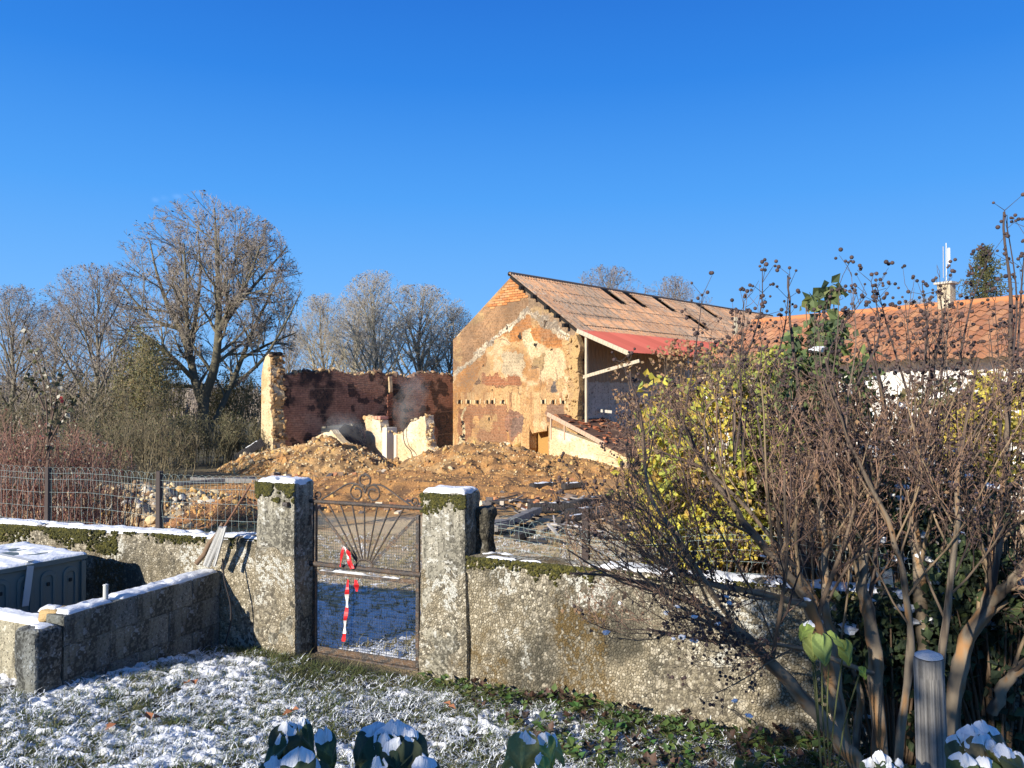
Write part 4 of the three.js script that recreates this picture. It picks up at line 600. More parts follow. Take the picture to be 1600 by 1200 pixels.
{
  const cb = mat({ color: new THREE.Color().setRGB(.045, .04, .038), bumpMap: wood.bump, bumpScale: .02, roughness: .8 }), gb = woodMat([.3, .28, .26]);
  const beam = (label, a, b, w, m = cb, name = 'charred_beam', group) => { const o = thing(name, label, name === 'charred_beam' ? 'beam' : 'plank', a, 0, group), d = b.clone().sub(a); o.quaternion.setFromUnitVectors(v3(1, 0, 0), d.clone().normalize()); part('timber', roughBox(d.length(), w, w * 1.2, { cell: .06, r: .02, amp: .03, f: 7, coarse: .03, seed: w * 99 + d.x }).translate(d.length() / 2, -w / 2, 0), m, o); if (m === cb) part('snow_cap', snowCap(d.length() * .7, w, .02, { seed: d.x, gaps: .5, cell: .03 }).translate(d.length() / 2, w / 2 - .01, 0), snowMat, o); return o; };
  beam('thick charred beam lying level behind the right fence, nearest the pillar', gp(826, 792, .14), gp(905, 789, .14), 0.125);
  beam('charred beam end sticking out to the right at the top of the burnt pile', gp(895, 787, .14), gp(952, 776, .14), 0.125);
  beam('short charred beam lying below the doorway rubble', gp(830, 760, .14), gp(868, 757, .14), 0.163);
  beam('second short charred beam further right, before the shed', gp(880, 759, .14), gp(912, 757, .14), 0.150);
  beam('long grey plank sloping from the yard up to the charred beams', gp(772, 826, .14), gp(842, 796, .14), 0.112, gb, 'plank');
  beam('grey plank lying flat close to the rear of the pillar', gp(762, 823, .14), gp(790, 817, .14), 0.150, gb, 'plank');
  beam('dark plank with snow in the grass behind the right wall', gp(808, 838, .14), gp(834, 830, .14), 0.088);
  beam('snowy charred plank under the thin fence post', gp(884, 800, .14), gp(950, 795, .14), 0.112);
  beam('charred plank lying askew in front of the burnt pile', gp(872, 812, .14), gp(946, 802, .14), 0.100);
  for (const [i, q] of [[0, [300, 748, 430, 752, 17]], [1, [255, 757, 400, 747, 18]]]) beam(['long grey plank with snow lying behind the crushed red tile', 'second long plank lying level beyond the pale stone pile'][i], gp(q[0], q[1], .12), gp(q[2], q[3], .12), .1, gb, 'plank');
  beam('black burnt timber leaning at the foot of the broken end wall', at(372, 716, 27), at(412, 690, 27.4), .3);
}
{ // charred splinters lying round the beams
  const r = RNG(91), S = new Soup(); for (let k = 0; k < 150; k++) { const p = at(rr(770, 985, r), rr(778, 832, r), rr(11.5, 17, r)), l = rr(.15, .8, r), a = r() * 3.1, w = rr(.012, .035, r); p.y = groundY(p.x, p.z) + rr(.01, .1, r); S.geo(box1, M4(p, [l, w, w * 1.3], [rr(-.2, .2, r), a, rr(-.2, .2, r)]), r() < .6 ? [.04, .035, .033] : mix3([.2, .17, .14], [.45, .42, .4], r())); }
  const m = part('burnt_splinters', S.done(), VC, null, null, 'stuff'); tag(m, 'burnt and grey wood splinters strewn round the charred beams', 'wood debris');
  const q = new Soup(); for (let k = 0; k < 420; k++) { const p = at(rr(430, 900, r), 740, rr(15, 26, r)); p.y = groundY(p.x, p.z) + rr(-.02, .06, r); q.geo(box1, M4(p, [rr(.1, .3, r), rr(.04, .1, r), rr(.08, .16, r)], [rr(-.5, .5, r), r() * 3, rr(-.5, .5, r)]), [[.5, .22, .1], [.6, .5, .36], [.3, .2, .13], [.12, .1, .09]][Math.floor(r() * 4)]); }
  const m2 = part('broken_bricks', q.done(), VC, null, null, 'stuff'); tag(m2, 'scattered broken bricks and plaster lumps over the orange yard', 'brick debris');
  // smoke still rising before the back wall
  const sm = new THREE.MeshStandardMaterial({ color: new THREE.Color().setRGB(.8, .8, .82), transparent: true, opacity: .0095, roughness: 1, depthWrite: false }), puff = new Soup(), g = new THREE.IcosahedronGeometry(1, 3);
  for (let k = 0; k < 90; k++) { const f = k < 52 ? k / 52 : (k - 52) / 38, c = k < 52 ? bw(-6.2 + rr(-.3, .3, r), -.1 + f * .9, 5.9 + f * .8 + rr(-.5, .5, r)) : bw(-6.6 + rr(-.25, .25, r), .5 + f * 2.2, 3.6 - f * .9 + rr(-.35, .35, r)); puff.geo(g, M4(c, [rr(.15, .7, r), rr(.15, .6, r), rr(.15, .7, r)], [r() * 3, r() * 3, r() * 3]), [1, 1, 1]); }
  const smoke = part('smoke', puff.done(), sm, null, null, 'stuff'); tag(smoke, 'faint pale smoke drifting up before the sooty back wall', 'smoke'); smoke.castShadow = false;
}
// ---------------------------------------------------------------- bare trees
function twigs(S, p, dir, len, r, depth, o, rng, ends) {            // one branch with its side branches
  const n = o.seg[depth], pts = [p.clone()], rad = [r], d = dir.clone(), q = p.clone(), last = depth === o.seg.length - 1, w = o.wander[depth];
  for (let i = 1; i <= n; i++) {
    d.x += (rng() - .5) * w; d.y += (rng() - .5) * w + o.up[depth] / n; d.z += (rng() - .5) * w; d.normalize(); q.addScaledVector(d, len / n); if (o.inside && !o.inside(q)) { if (i < 2) return; break; }
    pts.push(q.clone()); rad.push(r * lerp(1, last ? .5 : o.taper ?? .35, i / n));
  }
  if (pts.length < 2) return;
  S.tube(pts, rad, o.sides[depth], o.col(depth, rng));
  if (last) { ends?.push([pts[pts.length - 1], d.clone()]); return; }
  const k = o.kids[depth] * (.7 + .6 * rng()) * (pts.length - 1) / n; 
  for (let i = 0; i < k; i++) {
    const f = lerp(o.from[depth], 1, (i + rng()) / k) * (pts.length - 1), j = Math.min(pts.length - 2, Math.floor(f)), s = pts[j].clone().lerp(pts[j + 1], f - j), t = pts[j + 1].clone().sub(pts[j]).normalize();
    const perp = v3(rng() - .5, rng() - .5, rng() - .5).cross(t).normalize(), a = o.ang[depth] * (.7 + .6 * rng()), nd = t.multiplyScalar(Math.cos(a)).addScaledVector(perp, Math.sin(a));
    twigs(S, s, nd, len * o.ratio[depth] * (.6 + .7 * rng()) * (1 - .35 * f / pts.length), Math.max(o.rmin, rad[j] * .55), depth + 1, o, rng, ends);
  }
}
const barkCol = (c1, c2) => (d, r) => { const c = mix3(c1, c2, clamp(d * .3 + (r() - .5) * .5)); return c; };
const dotsAt = (S, ends, n, size, cols, rng) => { for (let i = 0; i < n && ends.length; i++) { const [p] = ends[Math.floor(rng() * ends.length)], a = rng() * 6.3, b = v3(Math.cos(a), (rng() - .5) * 1.5, Math.sin(a)).normalize(), t = v3(rng() - .5, rng() - .5, rng() - .5).cross(b).normalize(), s = size * (.6 + .8 * rng()), c = cols[Math.floor(rng() * cols.length)], o = p.clone().add(v3((rng() - .5) * size * 2, (rng() - .5) * size * 2, (rng() - .5) * size * 2)); S.quad(o, o.clone().addScaledVector(b, s).addScaledVector(t, s * .4), o.clone().addScaledVector(b, s * 1.9), o.clone().addScaledVector(b, s).addScaledVector(t, -s * .4), c); } };
const treeLeaf = mat({ vertexColors: true, side: THREE.DoubleSide });
function treeProto(name, label, seed, H, o2 = {}) {
  const rng = RNG(seed), o = thing(name, label, 'tree', [0, 0, 0], 0), T = new Soup(), B = new Soup(), ends = [];
  const spread = o2.spread ?? .33, mid = o2.mid ?? .58, low = o2.low ?? .1;
  const inside = (p) => { const y = p.y / H; if (y < low) return Math.hypot(p.x, p.z) < H * .06; const k = (y - mid) / (y > mid ? 1 - mid : mid - low); return Math.hypot(p.x, p.z) / (H * spread) < Math.sqrt(Math.max(0, 1 - k * k)) * (.85 + .35 * vnoise(p.x * .9 + seed, p.y * .9, p.z * .9)) + .02; };
  const cfg = { seg: [7, 5, 4, 2], sides: [5, 4, 3, 3], kids: o2.kids ?? [9, 6, 5], from: [.15, .15, .1], ang: [.75, .7, .7], ratio: [.52, .5, .5], wander: [.22, .3, .4, .4], up: [.35, .3, .2, .1], taper: .3, rmin: o2.rmin ?? .0065, inside, col: barkCol(o2.c1 ?? [.2, .17, .12], o2.c2 ?? [.38, .32, .28]) };
  const n = 9, pts = [], rad = []; let x = 0, z = 0; for (let i = 0; i <= n; i++) { pts.push(v3(x, i / n * H * .9, z)); rad.push(H * .016 * lerp(1.1, .12, i / n)); x += (rng() - .5) * H * .03; z += (rng() - .5) * H * .03; }
  T.tube(pts, rad, 8, [.2, .175, .125]);
  const lead = o2.leaders ?? 26; for (let i = 0; i < lead; i++) { const f = lerp(o2.first ?? .18, .97, i / lead) * n, j = Math.min(n - 1, Math.floor(f)), s = pts[j].clone().lerp(pts[j + 1], f - j), a = i * 2.4 + rng(), el = lerp(o2.el0 ?? .5, 1.1, f / n); twigs(B, s, v3(Math.cos(a) * Math.cos(el), Math.sin(el), Math.sin(a) * Math.cos(el)), H * lerp(.5, .2, f / n), rad[j] * .55, 0, cfg, rng, ends); }
  part('trunk', T.done(), VC, o); const bm = part('branches', B.done(), VC, o, null, 'stuff');
  const D = new Soup(); dotsAt(D, ends, o2.dots ?? 1500, H * .006, o2.leafCols ?? [[.06, .04, .035], [.1, .06, .045]], rng); if (D.n) part('dead_leaves', D.done(), treeLeaf, o, null, 'stuff');
  return o;
}
const GY = (D) => -.022 * 24 - .11;
function standTree(o, px, D, topY, H, turn, wide = 1) { const h = EYE - (topY - CY) / FPX * D - GY(D), s = h / H; o.position.set((px - 800) / 1200 * D, GY(D) - .1, -D); o.scale.set(s * wide, s, s * wide); o.rotation.y = turn; }
function cloneTree(src, label, group) { const c = src.clone(); c.name = numbered(src.name.replace(/_\d+$/, '')); delete c.userData.group; scene.add(c); c.userData.label = label; return c; }
{ // the big tree, its leaders laid out from the photograph
  const D = 40, rng = RNG(4), o = thing('bare_tree', 'tallest bare tree with broad spreading crown left of the ruin', 'tree', [(322 - 800) / 1200 * D, 0, -D]), T = new Soup(), B = new Soup(), ends = [], off = o.position;
  const W = (x, y, dz = 0) => { const p = at(x, y, D + dz); return p.sub(off); };
  const cx = W(318, 470), inside = (p) => { const dx = (p.x - cx.x) / 5.0, dy = (p.y - cx.y) / (p.y > cx.y ? 5.4 : 5.6), dz = p.z / 4.6; return dx * dx + dy * dy + dz * dz < .8 + .45 * vnoise(p.x * .8, p.y * .8, p.z * .8); };
  const cfg = { seg: [7, 5, 4, 2], sides: [5, 4, 3, 3], kids: [7, 6, 5.4], from: [.15, .15, .1], ang: [.65, .65, .65], ratio: [.55, .5, .5], wander: [.25, .35, .45, .4], up: [.3, .25, .15, .1], taper: .3, rmin: .0085, inside, col: barkCol([.19, .165, .11], [.36, .3, .25]) };
  const lines = [[[322, 735, 0, .34], [322, 690, 0, .3], [318, 640, 0, .28], [322, 600, 0, .26]], [[320, 640, 0, .24], [306, 600, .3, .22], [297, 560, .6, .19], [282, 515, 1, .16], [262, 478, 1.2, .12], [245, 430, 1.4, .07], [232, 375, 1.5, .03]], [[320, 620, 0, .25], [335, 575, -.3, .22], [341, 520, -.5, .19], [341, 460, -.5, .14], [337, 390, -.4, .08], [334, 325, -.3, .03]], [[297, 560, .6, .15], [292, 510, .2, .12], [290, 450, -.2, .09], [286, 380, -.4, .04]], [[341, 520, -.5, .16], [360, 480, -1, .12], [385, 440, -1.4, .08], [405, 385, -1.6, .03]], [[322, 690, 0, .17], [358, 610, 1, .14], [378, 560, 1.5, .12], [400, 505, 1.8, .09], [425, 455, 2, .05], [440, 410, 2, .02]], [[304, 595, .3, .14], [270, 560, -.8, .11], [235, 530, -1.4, .08], [205, 510, -1.8, .04]], [[297, 560, .6, .12], [305, 500, 1.4, .1], [312, 430, 1.8, .07], [308, 360, 2, .03]], [[378, 560, 1.5, .09], [415, 540, 1, .07], [462, 520, .6, .03]], [[341, 520, -.5, .13], [376, 470, .4, .1], [415, 425, .8, .06], [448, 385, 1, .03]], [[362, 605, 1, .11], [412, 560, -.6, .08], [448, 500, -1, .05], [470, 455, -1.2, .02]], [[282, 515, 1, .11], [240, 500, .4, .08], [205, 465, 0, .05], [182, 430, 0, .02]], [[306, 605, .3, .1], [262, 600, 1.2, .07], [214, 575, 1.6, .04], [186, 545, 1.8, .02]], [[341, 460, -.5, .1], [366, 410, .6, .06], [376, 345, 1, .02]]];
  lines.forEach((l, i) => { const pts = spline(l.map((q) => W(q[0], q[1], q[2])), l.length * 3), rad = pts.map((_, k) => { const f = k / (pts.length - 1) * (l.length - 1), j = Math.min(l.length - 2, Math.floor(f)); return lerp(l[j][3], l[j + 1][3], f - j); }); T.tube(pts, rad, 9, mix3([.2, .17, .11], [.13, .115, .075], rng()));
    if (i) for (let k = 0; k < 13; k++) { const f = lerp(.15, 1, (k + rng()) / 13) * (pts.length - 1), j = Math.min(pts.length - 2, Math.floor(f)), t = pts[j + 1].clone().sub(pts[j]).normalize(), perp = v3(rng() - .5, rng() - .5, rng() - .5).cross(t).normalize(); twigs(B, pts[j], t.multiplyScalar(.65).addScaledVector(perp, .75).normalize(), rr(1.8, 3.2, rng), Math.max(.02, rad[j] * .5), 0, cfg, rng, ends); } });
  part('trunk', T.done(), VC, o); part('branches', B.done(), VC, o, null, 'stuff'); const S = new Soup(); dotsAt(S, ends, 2600, .085, [[.06, .035, .03], [.11, .06, .045]], rng); part('dead_leaves', S.done(), treeLeaf, o, null, 'stuff'); o.position.y += .01;
}
const tA = treeProto('bare_tree', 'slim bare tree at the far left edge behind the red-stemmed shrubs', 21, 10, { spread: .32, kids: [8, 6, 5.4], leaders: 26 }), tB = treeProto('bare_tree', 'bare tree with pale grey limbs left of centre above the sooty wall', 22, 10, { spread: .27, kids: [8, 6, 5], mid: .6, el0: .9, c2: [.52, .45, .37], c1: [.38, .34, .24], dots: 900 });
standTree(tA, 22, 36, 440, 10, 0, 1.05); standTree(tB, 590, 50, 418, 10, .4, 1.0);
const TA = (label, ...a) => standTree(cloneTree(tA, label), ...a), TB = (label, ...a) => standTree(cloneTree(tB, label), ...a);
TA('bare tree with reddish seed tufts between the far left edge and the tallest tree', 150, 34, 408, 10, 2, 1.0);
TA('low bare tree filling the gap left of the shrubs with red stems', 85, 44, 470, 10, 4, 1.2);
TB('bare tree leaning over the left part of the sooty back wall', 508, 60, 455, 10, 1.5, 1.05);
TB('rounded bare tree above the right part of the sooty back wall', 655, 54, 440, 10, 2.6, 1.35);
TB('bare tree next to the barn gable, lower than its neighbours', 700, 56, 472, 10, 4.2, 1.1);
TA('small bare tree close behind the broken end wall', 452, 62, 500, 10, 5.2, .8);
TB('slender bare tree between the two taller ones above the sooty wall', 552, 58, 462, 10, 3.3, 1.0);
TA('first bare tree crown showing over the barn ridge', 950, 62, 411, 10, 1, .95);
TA('second smaller bare tree crown showing over the barn ridge', 1050, 64, 428, 10, 3, .9);
TB('faint bare tree behind the tiled house chimney', 1445, 60, 462, 10, 1, 1.2);
{ // conifer behind the tiled house
  const D = 42, rng = RNG(6), o = thing('pine_tree', 'dark conifer rising over the tiled roof at the right edge', 'tree', [(1540 - 800) / 1200 * D, GY(D), -D]), H = EYE - (388 - CY) / FPX * D - GY(D), T = new Soup(), L = new Soup();
  T.tube([v3(0, 0, 0), v3(.1, H * .5, 0), v3(0, H, 0)], [.25, .15, .03], 8, [.1, .07, .05]);
  for (let i = 0; i < 130; i++) { const y = lerp(H * .25, H, i / 130), R = lerp(4.2, .3, i / 130) * rr(.6, 1.15, rng), a = i * 2.4, e = v3(Math.cos(a) * R, y - R * .15, Math.sin(a) * R); T.tube([v3(0, y, 0), e], [.03, .008], 3, [.09, .07, .05]); for (let k = 0; k < 60; k++) { const f = rr(.15, 1, rng), p = v3(0, y, 0).lerp(e, f).add(v3(rr(-.25, .25, rng), rr(-.2, .2, rng), rr(-.25, .25, rng))), b = v3(rng() - .5, rng() - .2, rng() - .5).normalize(), t = v3(rng() - .5, rng() - .5, rng() - .5).cross(b).normalize(); L.quad(p, p.clone().addScaledVector(b, .1).addScaledVector(t, .03), p.clone().addScaledVector(b, .22), p.clone().addScaledVector(b, .1).addScaledVector(t, -.03), mix3([.05, .06, .02], [.1, .09, .03], rng())); } }
  part('trunk', T.done(), VC, o); part('crown', L.done(), VC, o, null, 'stuff');
}
// ---------------------------------------------------------------- scrub under the trees, red-stemmed shrubs, far woodland
const leafM = new THREE.MeshPhysicalMaterial({ vertexColors: true, side: THREE.DoubleSide, roughness: .75, transmission: .25, thickness: 0 });
function leafQuad(S, p, b, t, s, c, fold = .25) { const n = b.clone().cross(t), q = (u, w, z) => p.clone().addScaledVector(b, u * s).addScaledVector(t, w * s).addScaledVector(n, z * s); S.tri(q(0, 0, 0), q(.45, .42, fold * .3), q(1.05, 0, -.1), c); S.tri(q(0, 0, 0), q(1.05, 0, -.1), q(.45, -.42, fold * .3), c); }
const rdir = (r) => { const a = r() * 6.283, y = r() * 2 - 1, k = Math.sqrt(1 - y * y); return v3(Math.cos(a) * k, y, Math.sin(a) * k); };
function scrub(label, px, D, w, h, seed, cols, stems, leaves, leafSize, name = 'shrub', extra = {}) {
  const r = RNG(seed), x0 = (px - 800) / 1200 * D, y0 = Math.max(groundY(x0, -D), -.7) - .05, o = thing(name, label, 'shrub', [x0, y0, -D]), S = new Soup(), ends = [];
  const inside = (p) => Math.hypot(p.x / w, p.z / (w * .8)) < 1 && p.y < h * (.62 + .6 * fbm(p.x * 1.2 + seed, 2, p.z * 1.2, 3)) * Math.sqrt(Math.max(.05, 1 - (p.x / w) ** 2 * .7));
  const cfg = { seg: [6, 4, 2], sides: [4, 3, 3], kids: extra.kids ?? [9, 6], from: [.15, .1], ang: [.55, .7], ratio: [.4, .45], wander: [.22, .35, .4], up: extra.up ?? [.5, .3, .1], taper: .4, rmin: extra.rmin ?? .006, inside, col: (d, q) => mix3(cols[0], cols[1], q()) };
  for (let i = 0; i < stems; i++) { const a = r() * 6.283, q = Math.sqrt(r()) * w * .9, p = v3(Math.cos(a) * q, 0, Math.sin(a) * q * .8); twigs(S, p, v3(p.x / w * .35 + (r() - .5) * .3, 1, (r() - .5) * .3).normalize(), h * rr(.7, 1.15, r), extra.r0 ?? .02, 0, cfg, r, ends); }
  part('stems', S.done(), VC, o, null, 'stuff');
  const L = new Soup(); for (let i = 0; i < leaves && ends.length; i++) { const [p] = ends[Math.floor(r() * ends.length)], b = rdir(r), t = rdir(r).cross(b).normalize(), lc = extra.leafCols ?? [cols[2]]; leafQuad(L, p.clone().add(v3(rr(-1, 1, r), rr(-1, 1, r), rr(-1, 1, r)).multiplyScalar(leafSize * 2)), b, t, leafSize * rr(.6, 1.3, r), lc[Math.floor(r() * lc.length)]); }
  if (L.n) part('leaves', L.done(), leafM, o, null, 'stuff'); return o;
}
const OL = [[.2, .18, .08], [.28, .23, .11]], olive = { leafCols: [[.17, .16, .045], [.23, .19, .07], [.11, .11, .035], [.29, .2, .08]], kids: [10, 7], rmin: .008 };
scrub('olive-brown thicket under the tallest tree, left of its trunk', 222, 38, 2.3, 5.9, 41, OL, 50, 6500, .09, 'shrub', olive);
scrub('olive thicket between the tallest tree trunk and the broken end wall', 372, 43, 2.2, 4.2, 42, OL, 50, 5200, .085, 'shrub', olive);
scrub('tall narrow olive-green conifer-like shrub left of the tallest tree', 218, 30, 1.1, 5.9, 43, OL, 26, 4500, .08, 'shrub', olive);
scrub('dark low thicket right behind the red-stemmed shrubs', 120, 26, 3.4, 3.2, 44, [[.1, .08, .05], [.24, .19, .11]], 50, 3600, .07, 'shrub', { leafCols: [[.08, .085, .03], [.14, .11, .05]], kids: [10, 7] });
scrub('low dark brushwood at the foot of the tallest tree', 300, 28, 2.6, 1.9, 45, [[.1, .09, .05], [.2, .17, .09]], 60, 3400, .06, 'shrub', { leafCols: [[.11, .11, .04], [.2, .17, .08]] });
scrub('tangle of pale brown twigs behind the planks, left of the broken end wall', 395, 30, 1.5, 1.7, 46, [[.12, .1, .06], [.24, .2, .11]], 40, 1800, .06, 'shrub', { leafCols: [[.12, .11, .04], [.2, .16, .07]] });
scrub('low twiggy growth between the red-stemmed shrubs and the stone pile', 190, 22, 2.4, 2.0, 47, [[.1, .085, .05], [.24, .19, .11]], 50, 2400, .05, 'shrub', { leafCols: [[.12, .12, .04], [.22, .17, .08]] });
const RED = [[.14, .055, .045], [.42, .24, .17]], redX = { kids: [4, 3], up: [.25, .3, .1], r0: .009, rmin: .0032, leafCols: [[.5, .46, .34], [.3, .26, .12], [.3, .08, .07], [.07, .08, .025], [.16, .1, .06]] };
scrub('dense red-stemmed shrub at the left edge behind the wire fence', 20, 10.2, .95, 2.05, 51, RED, 100, 950, .035, 'red_stemmed_shrub', redX);
scrub('red-stemmed shrub directly behind the first fence post', 85, 10.8, .95, 1.95, 52, RED, 100, 950, .035, 'red_stemmed_shrub', redX);
scrub('thinner red-stemmed shrub ending at the pale stone pile', 145, 11.6, .8, 1.75, 53, RED, 70, 600, .035, 'red_stemmed_shrub', redX);
{ // leafy sprays rising out of the red stems
  const r = RNG(61), o = thing('leafy_branch', 'dark-leaved spray with pale undersides rising above the red-stemmed shrubs', 'shrub', at(70, 800, 10)), base = o.position.clone(), S = new Soup(), L = new Soup();
  for (const l of [[[72, 800], [75, 690], [68, 600], [40, 515]], [[72, 800], [78, 690], [80, 620], [62, 545]], [[75, 690], [90, 610], [96, 580]], [[78, 690], [105, 640], [120, 615]], [[70, 640], [52, 600], [40, 585]]]) { const pts = spline(l.map((q) => at(q[0], q[1], 10).sub(base)), 16); S.tube(pts, pts.map((_, i) => lerp(.014, .004, i / 16)), 5, [.12, .08, .06]); for (let i = 5; i <= 16; i++) for (let k = 0; k < 3; k++) { const b = rdir(r); b.y -= .5; b.normalize(); leafQuad(L, pts[i], b, rdir(r).cross(b).normalize(), rr(.05, .09, r), r() < .3 ? [.5, .46, .36] : mix3([.05, .06, .02], [.14, .12, .045], r())); } }
  part('stems', S.done(), VC, o); part('leaves', L.done(), leafM, o, null, 'stuff');
  const f = new Soup(); for (let k = 0; k < 9; k++) { const b = rdir(r); leafQuad(f, v3(), b, rdir(r).cross(b).normalize(), .05, [.5, .05, .04]); } const rose = part('red_flower', f.done(), leafM, o); rose.position.copy(at(97, 624, 9.8).sub(base));
}
{ // far wood closing the horizon
  const r = RNG(71), S = new Soup();
  for (let i = 0; i < 5200; i++) { const a = rr(-.72, .72, r), D = rr(75, 130, r), x = Math.sin(a) * D * 1.05, h = (D * .055) * rr(.25, .75, r) * (.6 + .7 * fbm(a * 9, 1, 1, 3)), z = -Math.cos(a) * D; const p = v3(x, -1, z), q = v3(x + rr(-.6, .6, r), h, z); S.tube([p, p.clone().lerp(q, .5).add(v3(rr(-.3, .3, r), 0, 0)), q], [.12, .09, .03], 3, mix3([.2, .16, .13], [.3, .25, .2], r())); for (let k = 0; k < 3; k++) { const f = rr(.3, .9, r), s = p.clone().lerp(q, f); S.tube([s, s.clone().add(v3(rr(-1.4, 1.4, r), rr(.4, 1.4, r), rr(-1, 1, r)))], [.05, .02], 3, [.16, .13, .11]); } }
  const m = part('woodland', S.done(), VC, null, null, 'stuff'); tag(m, 'brownish bare wood far beyond the yard along the horizon', 'woodland');
}
// ---------------------------------------------------------------- the big bare bush with seed heads
const BD = 3.8;
{
  const r = RNG(101), o = thing('seed_head_bush', 'big bare bush with peeling tan stems and dark round seed heads filling the right side', 'bush', at(1390, 1190, BD)), off = o.position.clone(), B = new Soup(), ends = [], ends2 = [];
  const outline = [[870, 905], [905, 830], [925, 720], [945, 640], [985, 590], [1040, 572], [1100, 556], [1178, 535], [1235, 520], [1300, 550], [1350, 590], [1405, 600], [1445, 595], [1480, 590], [1525, 570], [1552, 540], [1600, 540], [1700, 540], [1800, 700], [1800, 1100], [1480, 1190], [1300, 1190], [1220, 1110], [1080, 1060], [1000, 1010], [960, 960], [880, 930]].map((q) => { const p = at(q[0], q[1], BD); return [p.x, p.y]; });
  const inside = (p) => { const k = BD / -(p.z + off.z), w = 3.2, X = (p.x + off.x) * k + (vnoise(p.x * w, p.y * w, p.z * w) - .5) * .5, Y = EYE + (p.y + off.y - EYE) * k + (vnoise(p.x * w + 9, p.y * w, p.z * w) - .35) * .45; return inPoly(outline, X, Y) && p.z + off.z < -2.45 && p.z + off.z > -5.2 && (wnOf(p.x + off.x, p.z + off.z) > .06 || p.y + off.y > .98); };
  const cfg = { seg: [6, 5, 3, 2], sides: [5, 4, 3, 3], kids: [6, 5, 3.8], from: [.2, .15, .15], ang: [.5, .6, .65], ratio: [.5, .42, .5], wander: [.2, .3, .4, .4], up: [.35, .35, .25, .2], taper: .4, rmin: .0013, inside, col: (d, q) => d === 0 ? mix3([.34, .24, .14], [.12, .085, .065], q()) : mix3([.075, .05, .042], [.47, .28, .18], q() ** 1.5 * (d > 1 ? 1 : .7)) };
  const stems = [
    [[1335, 1190, 3.6, .036], [1290, 1130, 3.55, .034], [1240, 1075, 3.5, .03], [1150, 985, 3.4, .022], [1060, 930, 3.3, .014], [960, 900, 3.2, .007], [890, 895, 3.2, .004]],
    [[1312, 1170, 3.8, .034], [1295, 1060, 3.8, .033], [1262, 940, 3.75, .028], [1215, 880, 3.7, .022], [1150, 800, 3.6, .016], [1085, 700, 3.6, .01], [1035, 600, 3.6, .005]],
    [[1262, 945, 3.75, .018], [1180, 925, 3.6, .015], [1090, 905, 3.5, .011], [990, 850, 3.45, .007], [925, 760, 3.4, .004]],
    [[1322, 1180, 3.9, .028], [1302, 1040, 3.9, .026], [1288, 930, 3.9, .022], [1288, 840, 3.9, .018], [1265, 700, 3.9, .012], [1240, 560, 3.9, .008], [1232, 430, 3.9, .004]],
    [[1372, 1190, 3.9, .036], [1363, 1010, 3.95, .034], [1346, 900, 3.95, .028], [1365, 780, 4.0, .02], [1380, 640, 4.0, .012], [1352, 520, 4, .006]],
    [[1445, 1190, 4.0, .036], [1438, 960, 4.05, .034], [1428, 820, 4.1, .026], [1440, 660, 4.1, .014], [1478, 480, 4.1, .006]],
    [[1480, 1190, 3.75, .04], [1484, 1120, 3.75, .038], [1502, 1010, 3.75, .036], [1540, 945, 3.8, .032], [1556, 830, 3.9, .022], [1572, 680, 3.9, .014], [1580, 500, 3.9, .009], [1571, 330, 3.9, .004]],
    [[1540, 945, 3.8, .028], [1580, 905, 3.7, .024], [1630, 840, 3.7, .018], [1690, 700, 3.7, .01]],
    [[1545, 1110, 3.7, .026], [1572, 1060, 3.65, .024], [1610, 1020, 3.6, .02], [1680, 900, 3.6, .012]],
    [[1330, 1185, 4.0, .02], [1340, 1090, 4.05, .018], [1310, 1000, 4.1, .016], [1220, 860, 4.2, .012], [1110, 740, 4.3, .009], [1020, 700, 4.3, .005]],
    [[1400, 1185, 3.5, .018], [1420, 1010, 3.45, .016], [1400, 850, 3.4, .012], [1330, 700, 3.3, .008], [1290, 560, 3.3, .005]],
    [[1455, 1185, 3.4, .02], [1470, 1000, 3.3, .016], [1490, 850, 3.25, .012], [1500, 700, 3.2, .008], [1530, 560, 3.2, .005]],
    [[1150, 985, 3.4, .014], [1085, 880, 3.3, .011], [1020, 780, 3.3, .008], [1005, 680, 3.3, .006], [985, 580, 3.3, .003]],
    [[1360, 1050, 3.7, .012], [1240, 1010, 3.5, .01], [1110, 1000, 3.4, .007], [1010, 980, 3.3, .004]],
  ];
  stems.forEach((l, i) => {
    const pts = spline(l.map((q) => at(q[0], q[1], q[2]).sub(off)), l.length * 6), n = pts.length - 1; for (let k = 1; k < n; k++) pts[k].add(v3((vnoise(k * .6, i, 1) - .5) * .018, 0, (vnoise(k * .6, i, 2) - .5) * .02));
    const rad = pts.map((_, k) => { const f = k / n * (l.length - 1), j = Math.min(l.length - 2, Math.floor(f)); return lerp(l[j][3], l[j + 1][3], f - j) * (.85 + .3 * vnoise(k * .9, i, 5)); });
    const S = new Soup(), sides = 10; S.tube(pts, rad, sides, [1, 1, 1]);
    for (let v = 0; v < S.n; v++) { const k = Math.floor(v / sides), a = v % sides, q = fbm(k * .35 + i * 9, a * .5, 4, 3), q2 = vnoise(k * .5, a * .7 + i * 3, 8); let c = mix3([.24, .185, .125], [.37, .29, .2], q); if (q2 > .7) c = [.34, .18, .075]; if (q2 < .28) c = [.1, .075, .055]; c = mix3(c, [.09, .062, .05], sstep(.45, .9, k / n)); S.C.splice(v * 3, 3, ...c); const pl = (vnoise(k * 1.3, a * 1.1, i) - .5) * .3 * rad[k]; for (let e = 0; e < 3; e++) S.P[v * 3 + e] += S.N[v * 3 + e] * pl; }
    part('stem', S.done(), VC, o);
    const first = i === 2 || i === 7 || i === 12 ? .1 : .3, N = Math.round(i < 3 || i === 12 ? 12 : i > 4 && i < 9 ? 11 : 14);
